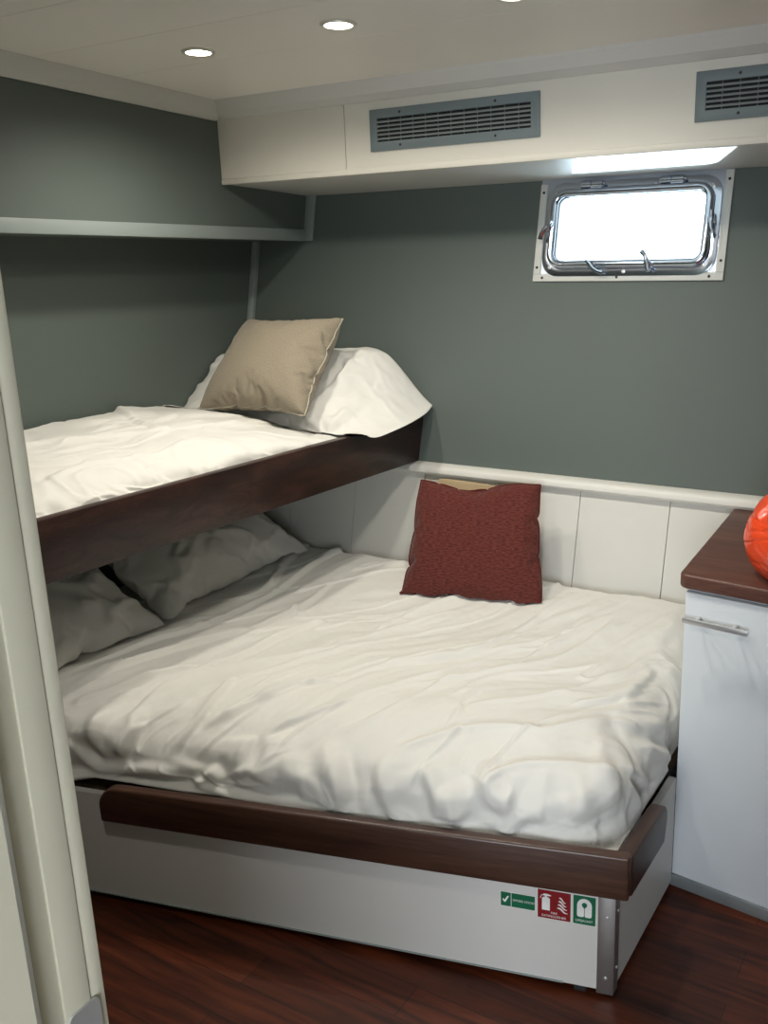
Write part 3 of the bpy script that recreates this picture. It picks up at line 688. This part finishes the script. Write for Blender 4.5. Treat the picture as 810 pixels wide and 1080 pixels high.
FRONT = [[(-1.782, 1.439, 0.532), (-1.797, 1.436, 0.479), (-1.81, 1.432, 0.415)], [(-1.854, 1.421, 0.461), (-1.821, 1.429, 0.392), (-1.762, 1.445, 0.369), (-1.647, 1.474, 0.381), (-1.538, 1.503, 0.382)], [(-1.538, 1.503, 0.382), (-1.491, 1.515, 0.359), (-1.37, 1.546, 0.327), (-1.295, 1.565, 0.32)], [(-1.496, 1.513, 0.409), (-1.47, 1.52, 0.383), (-1.445, 1.526, 0.336)], [(-1.376, 1.544, 0.486), (-1.365, 1.547, 0.448), (-1.378, 1.544, 0.397)], [(-1.423, 1.532, 0.479), (-1.417, 1.534, 0.441), (-1.401, 1.538, 0.403)], [(-1.239, 1.58, 0.495), (-1.214, 1.586, 0.461), (-1.18, 1.595, 0.427), (-1.138, 1.606, 0.385)], [(-1.314, 1.56, 0.456), (-1.289, 1.567, 0.42), (-1.244, 1.578, 0.407)], [(-1.735, 1.452, 0.497), (-1.709, 1.458, 0.46), (-1.726, 1.454, 0.406)], [(-1.201, 1.589, 0.471), (-1.161, 1.6, 0.393), (-1.142, 1.605, 0.335)], [(-1.103, 1.615, 0.474), (-1.063, 1.625, 0.409), (-1.022, 1.636, 0.343), (-0.949, 1.655, 0.319)], [(-0.946, 1.655, 0.439), (-0.896, 1.668, 0.365), (-0.856, 1.679, 0.324)], [(-0.805, 1.692, 0.345), (-0.765, 1.702, 0.399), (-0.716, 1.715, 0.407)], [(-0.874, 1.674, 0.496), (-0.844, 1.682, 0.443), (-0.785, 1.697, 0.418)], [(-0.727, 1.712, 0.507), (-0.669, 1.727, 0.471), (-0.649, 1.732, 0.407)], [(-0.651, 1.732, 0.508), (-0.604, 1.744, 0.471), (-0.583, 1.749, 0.396)], [(-0.997, 1.642, 0.466), (-0.957, 1.653, 0.425), (-0.948, 1.655, 0.368)]]
SIDE = [[(-0.59, 1.789, 0.506), (-0.59, 1.921, 0.413), (-0.59, 1.961, 0.342)], [(-0.59, 1.946, 0.482), (-0.59, 2.098, 0.381), (-0.59, 2.167, 0.293)], [(-0.59, 1.974, 0.527), (-0.59, 2.129, 0.428), (-0.59, 2.197, 0.356)], [(-0.59, 1.728, 0.549), (-0.59, 1.856, 0.424), (-0.59, 1.895, 0.343)]]
UPPER = [[(-1.942, 1.463), (-1.977, 1.644), (-1.926, 1.83), (-1.951, 2.069)], [(-2.191, 1.662), (-2.136, 1.864), (-2.023, 2.109), (-1.953, 2.359)], [(-1.754, 1.336), (-1.785, 1.423), (-1.78, 1.512)], [(-2.687, 2.346), (-2.276, 2.082), (-2.066, 2.023)], [(-2.51, 1.918), (-2.435, 2.137), (-2.447, 2.432)], [(-1.714, 1.808), (-1.766, 1.955), (-1.736, 2.09)], [(-1.711, 1.587), (-1.757, 1.662), (-1.749, 1.716)], [(-1.688, 2.109), (-1.757, 2.284), (-1.721, 2.371)]]

def spaced(lo, hi, rl, rh, nl, ni, nh):
    a = lo + rl * (np.arange(nl) / nl) ** 2
    b = np.linspace(lo + rl, hi - rh, ni)
    c = hi - rh * ((np.arange(nh)[::-1]) / nh) ** 2
    return np.concatenate([a, b, c])
def shell(name, G, disp_in, m, label, cat, fix=None):
    """G: (na, nb, 3) outer surface; a hem of real thickness closes it underneath"""
    na, nb = G.shape[:2]; N = grid_normals(G)
    if N[na // 2, nb // 2, 2] < 0: N = -N
    I = G - N * disp_in
    if fix: I = fix(I)
    V = np.vstack([G.reshape(-1, 3), I.reshape(-1, 3)]); k = na * nb
    i, j = np.meshgrid(np.arange(na - 1), np.arange(nb - 1), indexing='ij'); a = (i * nb + j).ravel()
    Fo = np.stack([a, a + nb, a + nb + 1, a + 1], 1); Fi = Fo[:, ::-1] + k
    per = [(x, 0) for x in range(na)] + [(na - 1, y) for y in range(1, nb)] + [(x, nb - 1) for x in range(na - 2, -1, -1)] + [(0, y) for y in range(nb - 2, 0, -1)]
    per = np.array([x * nb + y for x, y in per]); nx = np.roll(per, -1)
    Fs = np.stack([nx, per, per + k, nx + k], 1)
    F = np.vstack([Fo, Fi, Fs])
    o = npobj(name, V, F, m); tag(o, label, cat)
    bm = bmesh.new(); bm.from_mesh(o.data); bmesh.ops.recalc_face_normals(bm, faces=bm.faces); bm.to_mesh(o.data); bm.free()
    return o
class Heights:
    def __init__(s, G, step=0.012):
        s.st = step; s.lo = G[..., :2].reshape(-1, 2).min(0); P = G.reshape(-1, 3)
        ij = ((P[:, :2] - s.lo) / step).astype(int); n = ij.max(0) + 2
        s.Z = np.full(n, -1.0); np.maximum.at(s.Z, (ij[:, 0], ij[:, 1]), P[:, 2])
        for _ in range(3):
            Zp = np.pad(s.Z, 1, mode='edge')
            nb_ = np.max([Zp[1 + a:Zp.shape[0] - 1 + a, 1 + b:Zp.shape[1] - 1 + b] for a in (-1, 0, 1) for b in (-1, 0, 1)], axis=0)
            s.Z = np.where(s.Z < 0, nb_, s.Z)
    def __call__(s, x, y):
        i = np.clip(((x - s.lo[0]) / s.st).astype(int), 0, s.Z.shape[0] - 1); j = np.clip(((y - s.lo[1]) / s.st).astype(int), 0, s.Z.shape[1] - 1)
        return s.Z[i, j]
def rolled(ds, n):
    acc = 0
    for d, R in ds: acc = acc + (1 - np.clip(d / R, 0, 1)) ** 4.5
    q = 1 - np.minimum(acc, 1.0) ** (1 / 4.5)
    return (1 - (1 - q) ** n) ** (1 / n), q

# lower duvet: parameter s along the bed, t from the hull wall (0) to the front edge (1)
RF, RB, RL, RR = 0.27, 0.05, 0.05, 0.14
us = spaced(-2.408, -0.578, RL, RR, 8, 430, 50); ts = spaced(0.0, 1.0, 0.04, 0.22, 10, 235, 85)
S, T = np.meshgrid(us, ts, indexing='ij')
vback = 2.612; vfront = 1.701 + (S + 0.568) * 0.2577 + 0.012
vfront = vfront - 0.030 * sm((-1.79 - S) / 0.2)                         # swells forward where the rail stops
Vv = vback + (vfront - vback) * T
hmul, q = rolled([((Vv - vfront) * 0.97, RF), (vback - Vv, RB), (S + 2.408, RL), (-0.578 - S, RR)], 2.12)
ztop = 0.532 + 0.020 * sm((Vv - 2.2) / 0.4) + 0.012 * sm((S + 1.3) / 0.7) * sm((Vv - 2.0) / 0.5) - 0.006 * sm((1.75 - Vv) / 0.3)
z0 = 0.345 - 0.021 * sm((-1.78 - S) / 0.15)
Zz = z0 + (ztop - z0) * hmul
wb = sm((Vv - 2.30) / 0.30); Vv = Vv + (Zz - 0.338) * TAN * wb
Sx = S + 0.0 * S
G = np.stack([Sx, Vv, Zz], 2); N = grid_normals(G)
if N[220, 140, 2] < 0: N = -N
P = G.reshape(-1, 3)
flat = sm((N[..., 2] - 0.45) / 0.4); wfr = sm((0.97 - N[..., 2]) / 0.25) * sm((-N[..., 1] - 0.1) / 0.3); wsd = sm((N[..., 0] - 0.15) / 0.3)
hold = np.minimum(1, T / 0.03) * np.clip(hmul / 0.10, 0, 1)
fold = blur(fold_field(P, TOP, 0.0095, (1, 1, 0), 5).reshape(S.shape), 3)
ffold = blur(fold_field(P, FRONT, 0.021, (1, 0.15, 1), 8).reshape(S.shape), 3)
sfold = blur(fold_field(P, SIDE, 0.018, (0.15, 1, 1), 9).reshape(S.shape), 3)
cd, sd_ = math.cos(math.radians(62)), math.sin(math.radians(62))           # creases run up the bed towards the hull wall
al = S * cd + Vv * sd_; ac = -S * sd_ + Vv * cd
wrp = 0.25 * fbm(S * 2.1, Vv * 2.1, 60, 2)
lng = fbm(al * 2.2 + wrp, ac * 13 + wrp * 6, 50, 3)
arcl = (0.53 - Zz)
pk = fbm(S * 4.5 + 1.2 * fbm(S * 3, arcl * 6, 71, 2), arcl * 3.5 + 3, 70, 2)
pk2 = creases(S * 7 + 0.8 * fbm(S * 5, arcl * 10, 75, 2), arcl * 5 + S * 3, 74, 0.9)
pks = fbm(Vv * 9 + 1.2 * fbm(Vv * 5, arcl * 9, 81, 2), arcl * 6 + 11, 80, 3)
lcr = creases(al * 1.5 + 0.5 * wrp, ac * 7.5 + 1.2 * wrp, 56, 0.45)
D = 0.0125 * fold * flat + 0.0055 * lng * flat + 0.0065 * lcr * flat + 0.010 * fbm(S * 2.3, Vv * 2.3, 40, 2) * flat + 0.0012 * fbm(S * 22, Vv * 22, 42, 3)
D = D + wfr * (0.017 * ffold + 0.017 * pk * np.clip((hmul - 0.1) / 0.3, 0, 1) + 0.006 * np.sin(PI * np.clip((hmul - 0.22) / 0.78, 0, 1)) ** 1.2 + 0.003 * (pk2 - 0.4)) + wsd * (0.014 * sfold + 0.008 * pks)
wl = 1 - np.clip((hmul - 0.15) / 0.4, 0, 1)
D = D - (wfr + wsd) * wl * 0.016 * (0.5 + np.clip(fbm(S * 9 - Vv * 7 + 0.8 * fbm(S * 5, arcl * 8, 61, 2), arcl * 4, 62, 2), -0.5, 0.7))
D = D * (0.03 + 0.97 * hold) * (1 - 0.8 * sm((0.30 - hmul) / 0.25) * sm((S + 0.80) / 0.12) * sm((T - 0.8) / 0.1))
G = G + N * D[..., None]
G[..., 0] = np.clip(G[..., 0], -2.416, np.where(G[..., 1] > 2.10, -0.592, -0.5695))
G[..., 1] = np.minimum(G[..., 1], hull(G[..., 2]) - 0.0125)
def inside(G):
    fl = 1.701 + (G[..., 0] + 0.568) * 0.2577
    G[..., 0] = np.where((G[..., 2] < 0.385) & (G[..., 1] < 2.1), np.minimum(G[..., 0], -0.5695), G[..., 0])
    G[..., 1] = np.where((G[..., 2] < 0.386 + 0.0225 * (G[..., 0] + 0.54)) & (G[..., 0] > -1.80), np.maximum(G[..., 1], fl + 0.003), G[..., 1])
    G[..., 2] = np.maximum(G[..., 2], 0.316)
    return G
G = inside(G)
LOW = Heights(G)
shell('duvet', G, 0.014, M['linen'], 'rumpled white duvet covering the low double bed', 'duvet', inside)

# upper duvet
ru = lambda v: railu(v) - 0.003
ss = spaced(0.0, 1.0, 0.03, 0.16, 8, 110, 40); vs_ = spaced(0.475, 2.47, 0.06, 0.13, 10, 300, 34)
S, Vv = np.meshgrid(ss, vs_, indexing='ij')
uR = ru(Vv); U_ = -2.413 + (uR + 2.413) * S
hm, q = rolled([(uR - U_, 0.15), (U_ + 2.413, 0.02), (Vv - 0.475, 0.06), (2.47 - Vv, 0.15)], 2.05)
zt = 1.098 - 0.045 * sm((U_ + 2.30) / 0.55) - 0.028 * sm((Vv - 2.1) / 0.35) + 0.018 * sm((1.95 - Vv) / 0.5) * sm((-2.1 - U_) / 0.3)
Zz = 0.985 + (zt - 0.985) * hm
G = np.stack([U_, Vv, Zz], 2); N = grid_normals(G)
if N[60, 150, 2] < 0: N = -N
P = G.reshape(-1, 3)
fold = fold_field(P, UPPER, 0.013, (1, 1, 0), 15).reshape(S.shape)
wed = sm((0.95 - N[..., 2]) / 0.3) * sm((N[..., 0] - 0.1) / 0.3); flat = sm((N[..., 2] - 0.5) / 0.4)
al = U_ * 0.35 + Vv * 0.94; ac = U_ * 0.94 - Vv * 0.35; wrp = fbm(U_ * 3, Vv * 3, 90, 2)
D = 0.010 * fold * flat + 0.0065 * fbm(al * 3 + 0.4 * wrp, ac * 12 + 2 * wrp, 91, 3) * flat + 0.004 * creases(al * 1.6 + 0.4 * wrp, ac * 8 + wrp, 97, 0.5) * flat + 0.007 * fbm(U_ * 3, Vv * 3, 92, 2) * flat + 0.001 * fbm(U_ * 24, Vv * 24, 93, 3)
D = D + wed * (0.016 * fbm(Vv * 11 + wrp, Zz * 12, 94, 3) + 0.008 * (creases(Vv * 10 + 0.6 * wrp, Zz * 12 + Vv * 2, 95) - 0.4))
hold = np.minimum(1, S / 0.02) * np.clip(hm / 0.12, 0, 1)
G = G + N * (D * hold)[..., None]
G[..., 0] = np.clip(G[..., 0], -2.418, railu(G[..., 1]) - 0.0015)
HIGH = Heights(G)
shell('duvet', G, 0.012, M['linen'], 'creased white duvet on the upper bunk', 'duvet')

# ------------------------------------------------------------------ bedding: pillows and cushions, sewn and inflated
def inflate(w, h, n, press=1.0, frames=24, seed=0, bend=0.3, stiff=15, bulge=0.05, flap=None):
    """sew two pieces of cloth together and blow them up: V (local metres, z = thickness), F, uv"""
    k = 2.0 / max(w, h); nx = int(n * w / max(w, h)); ny = int(n * h / max(w, h)); rs = np.random.RandomState(seed)
    gx, gy = np.meshgrid(np.linspace(-1, 1, nx + 1), np.linspace(-1, 1, ny + 1), indexing='ij')
    bx = gx * (1 + bulge * (1 - gy ** 2) * np.abs(gx)); by = gy * (1 + bulge * (1 - gx ** 2) * np.abs(gy))
    gx, gy = bx * w / 2 * k, by * h / 2 * k
    idf = lambda i, j: i * (ny + 1) + j
    border = (np.arange(nx + 1)[:, None] % nx == 0) | (np.arange(ny + 1)[None, :] % ny == 0)
    jz = 0.03 * fbm(gx * 2 + seed, gy * 2, seed + 1, 4)
    V0 = np.stack([gx, gy, 0.03 + np.abs(jz)], 2).reshape(-1, 3); V0[border.ravel(), 2] = 0
    base = (nx + 1) * (ny + 1); idb = np.where(border, np.arange(base).reshape(nx + 1, ny + 1), -1); inner = np.argwhere(~border)
    for q, (i, j) in enumerate(inner): idb[i, j] = base + q
    Vb = np.array([[gx[i, j], gy[i, j], -0.03 - abs(jz[-1 - i, -1 - j])] for i, j in inner]); V = np.vstack([V0, Vb]); F = []
    for i in range(nx):
        for j in range(ny):
            F.append((idf(i, j), idf(i + 1, j), idf(i + 1, j + 1), idf(i, j + 1))); F.append((idb[i, j], idb[i, j + 1], idb[i + 1, j + 1], idb[i + 1, j]))
    uv = V[:, :2] / k
    me = bpy.data.meshes.new('cloth_piece'); me.from_pydata(V.tolist(), [], [tuple(map(int, f)) for f in F]); me.update()
    o = bpy.data.objects.new('cloth_piece', me); C.objects.link(o)
    m = o.modifiers.new('cloth', 'CLOTH'); s = m.settings
    s.quality = 6; s.mass = 0.2; s.air_damping = 3; s.tension_stiffness = stiff; s.compression_stiffness = stiff; s.shear_stiffness = stiff * 0.4; s.bending_stiffness = bend
    s.use_pressure = True; s.uniform_pressure_force = press; s.effector_weights.gravity = 0
    if flap is not None:                                     # the loose open end of a pillowcase stays empty
        g = o.vertex_groups.new(name='filled')
        for i in range(len(V)):
            fx = V[i, 0] / (w / 2 * k); g.add([i], float(1 - 0.97 * sm((fx - flap) / 0.12)), 'REPLACE')
        s.vertex_group_pressure = 'filled'
    m.point_cache.frame_start = 1; m.point_cache.frame_end = frames
    for f in range(1, frames + 1): SC.frame_set(f)
    ev = o.evaluated_get(bpy.context.evaluated_depsgraph_get()); mm = ev.to_mesh()
    out = np.empty(len(mm.vertices) * 3); mm.vertices.foreach_get('co', out); out = out.reshape(-1, 3) / k
    ev.to_mesh_clear(); bpy.data.objects.remove(o); bpy.data.meshes.remove(me); SC.frame_set(1)
    loop = [idf(i, 0) for i in range(nx)] + [idf(nx, j) for j in range(ny)] + [idf(i, ny) for i in range(nx, 0, -1)] + [idf(0, j) for j in range(ny, 0, -1)]
    return out, F, uv, loop
def place(V, o, ex, ey):
    ex = Vector(ex).normalized(); ey = Vector(ey); ey = (ey - ex * ey.dot(ex)).normalized(); ez = ex.cross(ey)
    A = np.array([list(ex), list(ey), list(ez)]); return V @ A + np.array(o)
def clamp(V, hs=None, gap=0.006, left=-2.414, back=0.014):
    if hs is not None: V[:, 2] = np.maximum(V[:, 2], hs(V[:, 0], V[:, 1]) + gap)
    V[:, 0] = np.maximum(V[:, 0], left)
    V[:, 1] = np.minimum(V[:, 1], hull(V[:, 2]) - back)
    return V
def soft(name, V, F, uv, m, label, cat, group=None, sub=1):
    o = npobj(name, V, F, m, uv=uv); tag(o, label, cat, group)
    if sub: sdv = o.modifiers.new('smooth', 'SUBSURF'); sdv.levels = sub; sdv.render_levels = sub
    return o
def piping(o, V, loop, r, m):
    bm = bmn(); pts = [V[i] for i in loop]; tube(bm, pts, r, 6, closed=True)
    return obj('piping', bm, m, o, smooth=True)

# red cushion leaning on the panelling
V, F, uv, loop = inflate(0.415, 0.385, 64, press=1.0, frames=22, seed=3, bend=0.6, bulge=0.06)
V[:, 2] *= 0.72
x, y = V[:, 0] / 0.2, V[:, 1] / 0.19
V[:, 1] -= 0.024 * np.exp(-((x + 0.20) / 0.42) ** 2) * sm((y - 0.2) / 0.8)                # dented top edge
V[:, 2] -= 0.012 * np.exp(-((x + 0.02) / 0.12) ** 2) * sm((y - 0.1) / 0.5) * sm(V[:, 2] / 0.01)
V[:, 0] -= 0.016 * y * x
V = place(V, (-1.303, 2.500, 0.700), (0.970, 0.215, 0.012), (0.02, 0.42, 0.90)); V = clamp(V, LOW, 0.006, back=0.045)
rc_ = soft('cushion', V, F, uv, M['red'], 'square rust-red cushion standing on the low bed against the white panelling', 'cushion')
piping(rc_, V, loop, 0.0028, M['piping'])
V, F, uv, loop = inflate(0.30, 0.32, 36, press=0.5, frames=18, seed=9, bend=0.8, bulge=0.03)
V[:, 2] *= 0.42
V = place(V, (-1.385, hull(0.675) - 0.058, 0.677), (1, 0.0, -0.03), (0, 0.2309, 1)); V = clamp(V, LOW, 0.016, back=0.013)
soft('cushion', V, F, uv, M['tan'], 'tan cushion tucked behind the red cushion, only its top edge showing', 'cushion')

# beige cushion and white pillow on the bunk
V, F, uv, loop = inflate(0.475, 0.405, 64, press=1.4, frames=24, seed=12, bend=0.35, bulge=0.08)
V[:, 2] *= 0.85; y = V[:, 1] / 0.21
V[:, 0] *= 1 - 0.12 * (y + 1) / 2
V[:, 0] += 0.006 * y
BL_ = V.copy()
V = place(V, (-2.015, 2.476, 1.212), (1, 0.0, 0.03), (0.0, 0.70, 0.71)); V = clamp(V, HIGH, 0.006)
bc = soft('cushion', V, F, uv, M['beige'], 'square beige cushion leaning on the white pillow on the upper bunk', 'cushion')
piping(bc, V, loop, 0.0022, M['beigepipe'])
V, F, uv, loop = inflate(0.86, 0.47, 84, press=1.2, frames=26, seed=21, bend=0.04, stiff=10, bulge=0.05, flap=0.42)
V[:, 2] *= 0.62
x = V[:, 0] / 0.42
V[:, 2] += 0.010 * creases(V[:, 0] * 7 + V[:, 1] * 5, V[:, 1] * 6 - V[:, 0] * 3, 101, 0.8) * np.sign(V[:, 2]) * np.minimum(1, np.abs(V[:, 2]) / 0.02)
V = place(V, (-2.005, 2.600, 1.098), (1, 0.02, 0.0), (0, 0.78, 0.63))
xx = V[:, 0] + 2.005
V[:, 2] -= 0.035 * sm((-xx - 0.02) / 0.34); V[:, 1] -= 0.07 * sm((-xx - 0.20) / 0.2); V[:, 0] -= 0.02 * sm((-xx - 0.25) / 0.2)
dt = sm((xx - 0.19) / 0.25); V[:, 2] = V[:, 2] * (1 - dt) + (1.020 + (V[:, 2] - 1.0) * 0.10) * dt
CREASE = [[(-1.669, 0, 1.108), (-1.598, 0, 1.072), (-1.512, 0, 1.032)], [(-1.669, 0, 1.108), (-1.702, 0, 1.054), (-1.724, 0, 0.998)], [(-1.661, 0, 1.245), (-1.65, 0, 1.18), (-1.669, 0, 1.108)],
          [(-1.796, 0, 1.256), (-1.763, 0, 1.185), (-1.793, 0, 1.101)], [(-1.65, 0, 1.225), (-1.569, 0, 1.204), (-1.526, 0, 1.116)], [(-1.617, 0, 1.182), (-1.583, 0, 1.143), (-1.551, 0, 1.065)], [(-1.856, 0, 1.129), (-1.821, 0, 1.068), (-1.761, 0, 1.019)]]
cr = fold_field(V * np.array((1, 0, 1)) + np.array((0.06, 0, 0)), CREASE, 0.013, (1, 0.01, 1), 4) * (V[:, 1] < 2.66)
V[:, 1] -= 0.010 * cr; V[:, 2] += 0.008 * cr * (1 - dt)
V = clamp(V, HIGH, 0.006)
bex = Vector((1, 0, 0.03)).normalized(); bey = Vector((0, 0.70, 0.71)); bey = (bey - bex * bey.dot(bex)).normalized(); bez = bex.cross(bey)
A_ = np.array([list(bex), list(bey), list(bez)]); Lc = (V - np.array((-2.015, 2.476, 1.212))) @ A_.T            # pressed in by the cushion leaning on it
gi = ((BL_[:, :2] + 0.3) / 0.02).astype(int); dep = np.zeros((32, 32)); np.maximum.at(dep, (gi[:, 0], gi[:, 1]), -BL_[:, 2])
dep = np.max([np.roll(np.roll(dep, a, 0), b, 1) for a in (-1, 0, 1) for b in (-1, 0, 1)], axis=0)
li = np.clip(((Lc[:, :2] + 0.3) / 0.02).astype(int), 0, 31); inb = (np.abs(Lc[:, 0]) < 0.29) & (np.abs(Lc[:, 1]) < 0.29)
lim = -dep[li[:, 0], li[:, 1]] - 0.010; hit = inb & (dep[li[:, 0], li[:, 1]] > 0)
Lc[:, 2] = np.where(hit, np.minimum(Lc[:, 2], lim), Lc[:, 2])
V = Lc @ A_ + np.array((-2.015, 2.476, 1.212)); V[:, 1] = np.minimum(V[:, 1], hull(V[:, 2]) - 0.014)
over = V[:, 0] > railu(V[:, 1]) - 0.02
V[over, 2] = np.maximum(V[over, 2], 1.016)
soft('pillow', V, F, uv, M['linen2'], 'white pillow slumped on the hull wall behind the beige cushion', 'pillow')

# two pillows in the shade under the bunk
for o_, ex, ey, sd, lb in (((-2.190, 2.255, 0.625), (0.06, 1, 0.03), (-0.86, 0.0, 0.50), 31, 'white pillow in the shade under the bunk, nearer the hull wall'),
                           ((-2.190, 1.560, 0.615), (-0.04, 1, 0.0), (-0.88, 0.0, 0.46), 37, 'white pillow in the shade under the bunk, beside the door frame')):
    V, F, uv, loop = inflate(0.72, 0.47, 64, press=1.3, frames=24, seed=sd, bend=0.06, stiff=10, bulge=0.05)
    V[:, 2] *= 0.62
    V[:, 2] += 0.012 * creases(V[:, 0] * 6 + V[:, 1] * 4 + sd, V[:, 1] * 6 - V[:, 0] * 3, sd, 0.9) * np.sign(V[:, 2]) * np.minimum(1, np.abs(V[:, 2]) / 0.02)
    V = place(V, o_, ex, ey); V = clamp(V, LOW, 0.006)
    soft('pillow', V, F, uv, M['linen2'], lb, 'pillow', 'pillows on the low bed')

# ------------------------------------------------------------------ light
w = bpy.data.worlds.new('sky'); SC.world = w; w.use_nodes = True
w.node_tree.nodes['Background'].inputs['Color'].default_value = (0.78, 0.90, 1.0, 1); w.node_tree.nodes['Background'].inputs['Strength'].default_value = P_SKY
# sunlight thrown up by the water outside the porthole
sl = bpy.data.lights.new('water_glint', 'SUN'); sl.energy = P_SUN; sl.angle = math.radians(1.2); sl.color = (0.86, 0.94, 1.0)
so = bpy.data.objects.new('water_glint', sl); C.objects.link(so)
so.rotation_euler = Vector((0.145, -0.30, 0.195)).to_track_quat('-Z', 'Y').to_euler(); so.location = (-1.3, 4, 1.2)
# added unseen fill lights: near-side spot under the ceiling, area light in the passage
for x, v in ((-1.10, 0.66),):
    ld = bpy.data.lights.new('ceiling_spot', 'SPOT'); ld.energy = P_SPOT * P_NEAR; ld.color = (1.0, 0.95, 0.86); ld.spot_size = math.radians(160); ld.spot_blend = 0.9; ld.shadow_soft_size = 0.03
    lo = bpy.data.objects.new('ceiling_spot', ld); C.objects.link(lo); lo.location = (x, v, ceilz(v) - 0.03)
al_ = bpy.data.lights.new('passage_fill', 'AREA'); al_.energy = P_PASS; al_.color = (0.86, 0.93, 1.0); al_.size = 1.5; al_.size_y = 1.2; al_.shape = 'RECTANGLE'
ao = bpy.data.objects.new('passage_fill', al_); C.objects.link(ao); ao.location = (0.50, -1.9, 1.35)
ao.rotation_euler = (Vector((-0.45, 2.1, 0.75)) - Vector(ao.location)).to_track_quat('-Z', 'Y').to_euler()

SC.view_settings.view_transform = 'Standard'; SC.view_settings.look = 'None'; SC.view_settings.exposure = EXPOSURE; SC.view_settings.gamma = 1.0
SC.view_settings.use_curve_mapping = False
